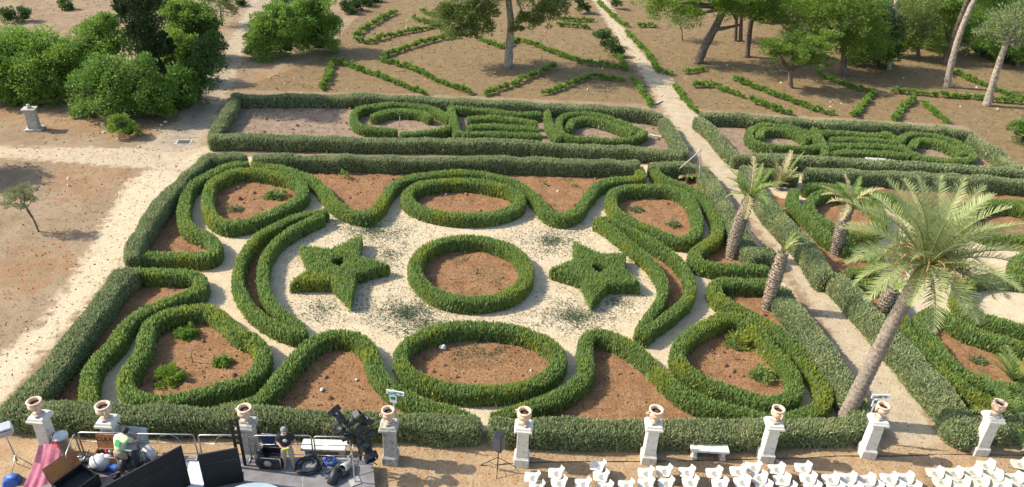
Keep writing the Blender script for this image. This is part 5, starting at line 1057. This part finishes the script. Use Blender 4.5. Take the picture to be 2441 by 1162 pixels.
MB().box((0, 0, .02), (.34, .34, .03), rz=.5).build('foot', M['galv'], t_); MB().tube(catmull([(0, 0, .03), (0, 0, hk*.55), (-.02, 0, hk*.9), (-.1, 0, hk), (-.24, .1, hk*.98)], False, 6), .024, 7).build('tube', M['galv'], t_)
tag(MB().tube(catmull([PD(842, 1060, .6), PD(838, 1080, .4), PD(826, 1092, .1), PD(810, 1096, .03), PD(800, 1104, .02)], False, 8), .014, 6).build('white_cable', M['white'], None), 'white cable hanging from the bent post to the floor lamps', 'cable')
spot(PD(796, 1136, .16), -1.8, R(-35), 'black par can lying on the deck, pointing at the viewer', 1.25, False); spot(PD(826, 1112, .18), -2.0, R(20), 'silver nosed par can standing on the deck', 1.15, False, True)
spot(PD(818, 1124, .14), -.9, R(-10), 'dark par can between the other floor lamps', 1.0, False)
p0, p1 = PD(262, 1135, .25), PD(402, 1082, .25); t_ = empty('lamp_bar', p0, 'black lamp bar lying along the top of the large screen', 'lamp bar')
MB().tube([(0, 0, 0), p1-p0], .03, 8).build('tube', M['black'], t_)
for u in (.1, .5, .9): MB().box((p1-p0)*u+[0, 0, -.12], (.08, .3, .24)).build('support', M['black'], t_)
for u, lab in ((.22, 'grey par can on the lamp bar, nearest the stooping man'), (.42, 'grey par can in the middle of the lamp bar'), (.68, 'grey par can at the right of the lamp bar below the white case')):
    spot(p0+(p1-p0)*u+[0, .1, .25], 1.2+u*2, R(25), lab, 1.15, False, u > .5)
# speaker
c = P(1186, 1122); t_ = empty('speaker_stand', c, 'black tripod speaker stand before the narrow front gap', 'stand'); hsp = HT(1186, 1122, 1070)
MB().tube([(0, 0, .08), (0, 0, hsp)], .022, 8).build('pole', M['black'], t_)
for i, (x, y) in enumerate(((1146, 1109), (1227, 1113), (1184, 1142))):
    e = P(x, y)-c; MB().tube([(0, 0, .62), e+[0, 0, .01]], .014, 6).build('leg', M['black'], t_); MB().tube([(0, 0, .2), e*.55+[0, 0, .29]], .01, 6).build('brace', M['black'], t_)
s_ = empty('loudspeaker', c+[0, 0, hsp], 'dark grey loudspeaker box on the tripod stand', 'loudspeaker', rz=R(-25))
MB().box((0, 0, .33), (.34, .34, .64), taper=.94, bev=.03).build('cabinet', M['black'], s_); MB().box((0, -.176, .33), (.29, .012, .56)).build('grille', mat('speaker_grille', (.07, .07, .085), .6), s_)
# ------------------------------------------------------------------ people
def skin(name, V, E_, rad, mt, parent, sub=2):
    me = bpy.data.meshes.new(name); me.from_pydata([tuple(v) for v in V], E_, []); o = bpy.data.objects.new(name, me); COL.objects.link(o)
    md = o.modifiers.new('Skin', 'SKIN'); md.use_smooth_shade = True
    for i, r_ in enumerate(rad):
        d = me.skin_vertices[0].data[i]; d.radius = (r_, r_) if isinstance(r_, (int, float)) else r_; d.use_root = (i == 0)
    s_ = o.modifiers.new('Sub', 'SUBSURF'); s_.levels = s_.render_levels = sub
    bpy.context.view_layer.update(); m2 = bpy.data.meshes.new_from_object(o.evaluated_get(bpy.context.evaluated_depsgraph_get()))
    bpy.data.objects.remove(o); m2.materials.clear(); m2.materials.append(M[mt]); m2.name = name
    m2.polygons.foreach_set('use_smooth', np.ones(len(m2.polygons), bool)); return link(name, m2, parent)
def lerp(a, b, t): return [a[i]+(b[i]-a[i])*t for i in range(3)]
def figure(root, J, hands):
    V = [J['pelvis'], J['waist'], J['chest'], J['neck'], J['chin'], J['head'], J['crown'], J['nose']]; Ra = [.125, .12, .14, .055, .07, .092, .06, .022]
    E_ = [(0, 1), (1, 2), (2, 3), (3, 4), (4, 5), (5, 6), (5, 7)]
    for s_ in 'lr':
        k = len(V); V += [J['sh'+s_], J['el'+s_], lerp(J['el'+s_], J['wr'+s_], .35), J['wr'+s_]]; Ra += [.062, .044, .045, .028]; E_ += [(2, k), (k, k+1), (k+1, k+2), (k+2, k+3)]
        w_ = np.array(J['wr'+s_]); d, side = [unit(np.array(q, float)) for q in hands[s_]]; nrm_ = np.cross(d, side)
        p = w_+d*.055; kk = len(V); V.append(p); Ra.append((.036, .02)); E_.append((k+3, kk))
        for j, (off, ln) in enumerate(((-.030, .062), (-.010, .075), (.011, .070), (.030, .055))):
            a = p+d*.035+side*off; b = a+d*ln*.5-nrm_*.012; c = b+d*ln*.35-nrm_*.03; q = len(V); V += [a, b, c]; Ra += [.0095, .009, .0075]; E_ += [(kk, q), (q, q+1), (q+1, q+2)]
        a = w_+d*.03-side*.035; b = a+d*.035-side*.02-nrm_*.01; q = len(V); V += [a, b]; Ra += [.011, .009]; E_ += [(kk, q), (q, q+1)]
        k = len(V); V += [J['hip'+s_], J['kn'+s_], lerp(J['kn'+s_], J['an'+s_], .3), J['an'+s_], J['he'+s_], J['to'+s_]]; Ra += [.098, .062, .062, .042, .04, .034]
        E_ += [(0, k), (k, k+1), (k+1, k+2), (k+2, k+3), (k+3, k+4), (k+3, k+5)]
    return skin('body', V, E_, Ra, 'skin', root)
def garment(root, J, mt, kind):
    if kind == 'shirt':
        V = [J['waist0'], J['waist'], J['chest'], lerp(J['chest'], J['neck'], .75)]; Ra = [(.165, .145), (.172, .158), (.182, .168), .10]; E_ = [(0, 1), (1, 2), (2, 3)]
        for s_ in 'lr':
            k = len(V); V += [J['sh'+s_], lerp(J['sh'+s_], J['el'+s_], .75)]; Ra += [.095, .08]; E_ += [(2, k), (k, k+1)]
        return skin('shirt', V, E_, Ra, mt, root)
    V = [lerp(J['pelvis'], J['waist'], .4), J['pelvis']]; Ra = [.15, .155]; E_ = [(0, 1)]
    for s_ in 'lr':
        k = len(V); V += [J['hip'+s_], J['kn'+s_], lerp(J['kn'+s_], J['an'+s_], kind)]; Ra += [.115, .088, .078]; E_ += [(1, k), (k, k+1), (k+1, k+2)]
    return skin('trousers', V, E_, Ra, mt, root)
def shoes(root, J, mt):
    for s_ in 'lr':
        h, t = np.array(J['he'+s_]), np.array(J['to'+s_]); skin('shoe', [h, (h+t)/2, t], [(0, 1), (1, 2)], [(.052, .045), (.055, .05), (.052, .04)], mt, root, 1)
b0 = PD(690, 1113); root = empty('person', b0, 'man with grey beard and cap in black tee shirt and khaki shorts', 'person', rz=R(8))
J = dict(pelvis=(0, 0, .95), waist0=(0, 0, .98), waist=(0, 0, 1.10), chest=(0, .0, 1.34), neck=(0, -.01, 1.50), chin=(0, -.05, 1.56), head=(0, -.03, 1.64), crown=(0, -.01, 1.70), nose=(0, -.125, 1.61),
         shl=(-.20, 0, 1.41), ell=(-.27, .02, 1.12), wrl=(-.10, -.20, 1.06), shr=(.20, 0, 1.41), elr=(.28, .02, 1.13), wrr=(.12, -.20, 1.08),
         hipl=(-.10, 0, .90), knl=(-.12, -.02, .50), anl=(-.12, .0, .09), hel=(-.12, .05, .045), tol=(-.15, -.14, .035), hipr=(.10, 0, .90), knr=(.13, -.03, .50), anr=(.14, -.01, .09), her=(.14, .04, .045), tor=(.18, -.15, .035))
figure(root, J, dict(l=((.9, -.35, .05), (0, .2, 1)), r=((-.9, -.35, .05), (0, .2, 1))))
garment(root, J, 'tee', 'shirt'); garment(root, J, 'khaki', .35); shoes(root, J, 'dwood')
MB().lathe([(.105, 1.655), (.108, 1.69), (.09, 1.74), (.05, 1.765), (.001, 1.77)], n=16, c=(0, -.02, 0)).add([(-.08, -.10, 1.675), (.08, -.10, 1.675), (.06, -.16, 1.67), (-.06, -.16, 1.67), (-.08, -.10, 1.662), (.08, -.10, 1.662), (.06, -.16, 1.66), (-.06, -.16, 1.66)], [(0, 3, 2, 1), (4, 5, 6, 7), (2, 3, 7, 6)]).build('cap', M['capc'], root)
MB().blob((0, -.085, 1.545), (.062, .05, .06), 10).build('beard', M['grey'], root)
for s_ in (-1, 1): MB().blob((s_*.034, -.112, 1.642), (.011, .008, .008), 6).build('eye', M['black'], root); 
for s_ in (-1, 1): MB().blob((s_*.093, -.02, 1.63), (.014, .025, .034), 6).build('ear', M['skin'], root)
MB().lathe([(.07, 0), (.07, .006), (.001, .008)], n=16, c=(.02, -.158, 1.33), rot=Matrix.Rotation(R(90), 3, 'X')).build('emblem', M['white'], root)
tag(MB().box((0, 0, 0), (.16, .05, .05), rz=.4, bev=.01).blob((.1, .03, .02), (.04, .03, .03), 7).build('yellow_gadget', M['lime'], None, b0+[.05, -.29, 1.10]), 'yellow green gadget in the hands of the man in black', 'gadget')
b1 = PD(297, 1126); root = empty('person', b1, 'dark haired man in a pale green tee shirt stooping over the crate, back turned', 'person', rz=R(-14))
J = dict(pelvis=(0, 0, .88), waist0=(0, .03, .90), waist=(0, .10, 1.02), chest=(0, .26, 1.20), neck=(.02, .38, 1.31), chin=(.03, .46, 1.31), head=(.03, .47, 1.40), crown=(.03, .47, 1.46), nose=(.03, .56, 1.36),
         shl=(-.20, .28, 1.24), ell=(-.29, .38, .98), wrl=(-.30, .56, .80), shr=(.20, .28, 1.24), elr=(.27, .42, 1.0), wrr=(.20, .62, .86),
         hipl=(-.10, 0, .84), knl=(-.13, .08, .47), anl=(-.12, .0, .09), hel=(-.12, -.05, .045), tol=(-.15, .14, .035), hipr=(.10, 0, .84), knr=(.13, .10, .47), anr=(.13, .0, .09), her=(.13, -.05, .045), tor=(.17, .14, .035))
figure(root, J, dict(l=((0, .7, -.7), (1, 0, 0)), r=((-.2, .7, -.6), (1, 0, 0))))
garment(root, J, 'green', 'shirt'); garment(root, J, 'khaki', .8); shoes(root, J, 'dwood')
MB().blob((.03, .445, 1.43), (.105, .115, .10), 14, 0, .03, random.Random(2)).build('hair', M['hair'], root)
for s_ in (-1, 1): MB().blob((.03+s_*.095, .46, 1.39), (.014, .025, .034), 6).build('ear', M['skin'], root)
nv = Vector((0, -.66, .75)); MB().add([(-.085, -.005, 1.15), (.085, -.005, 1.15), (.085, .105, 1.325), (-.085, .105, 1.325)], [(0, 1, 2, 3)]).build('shirt_print', M['print'], root)
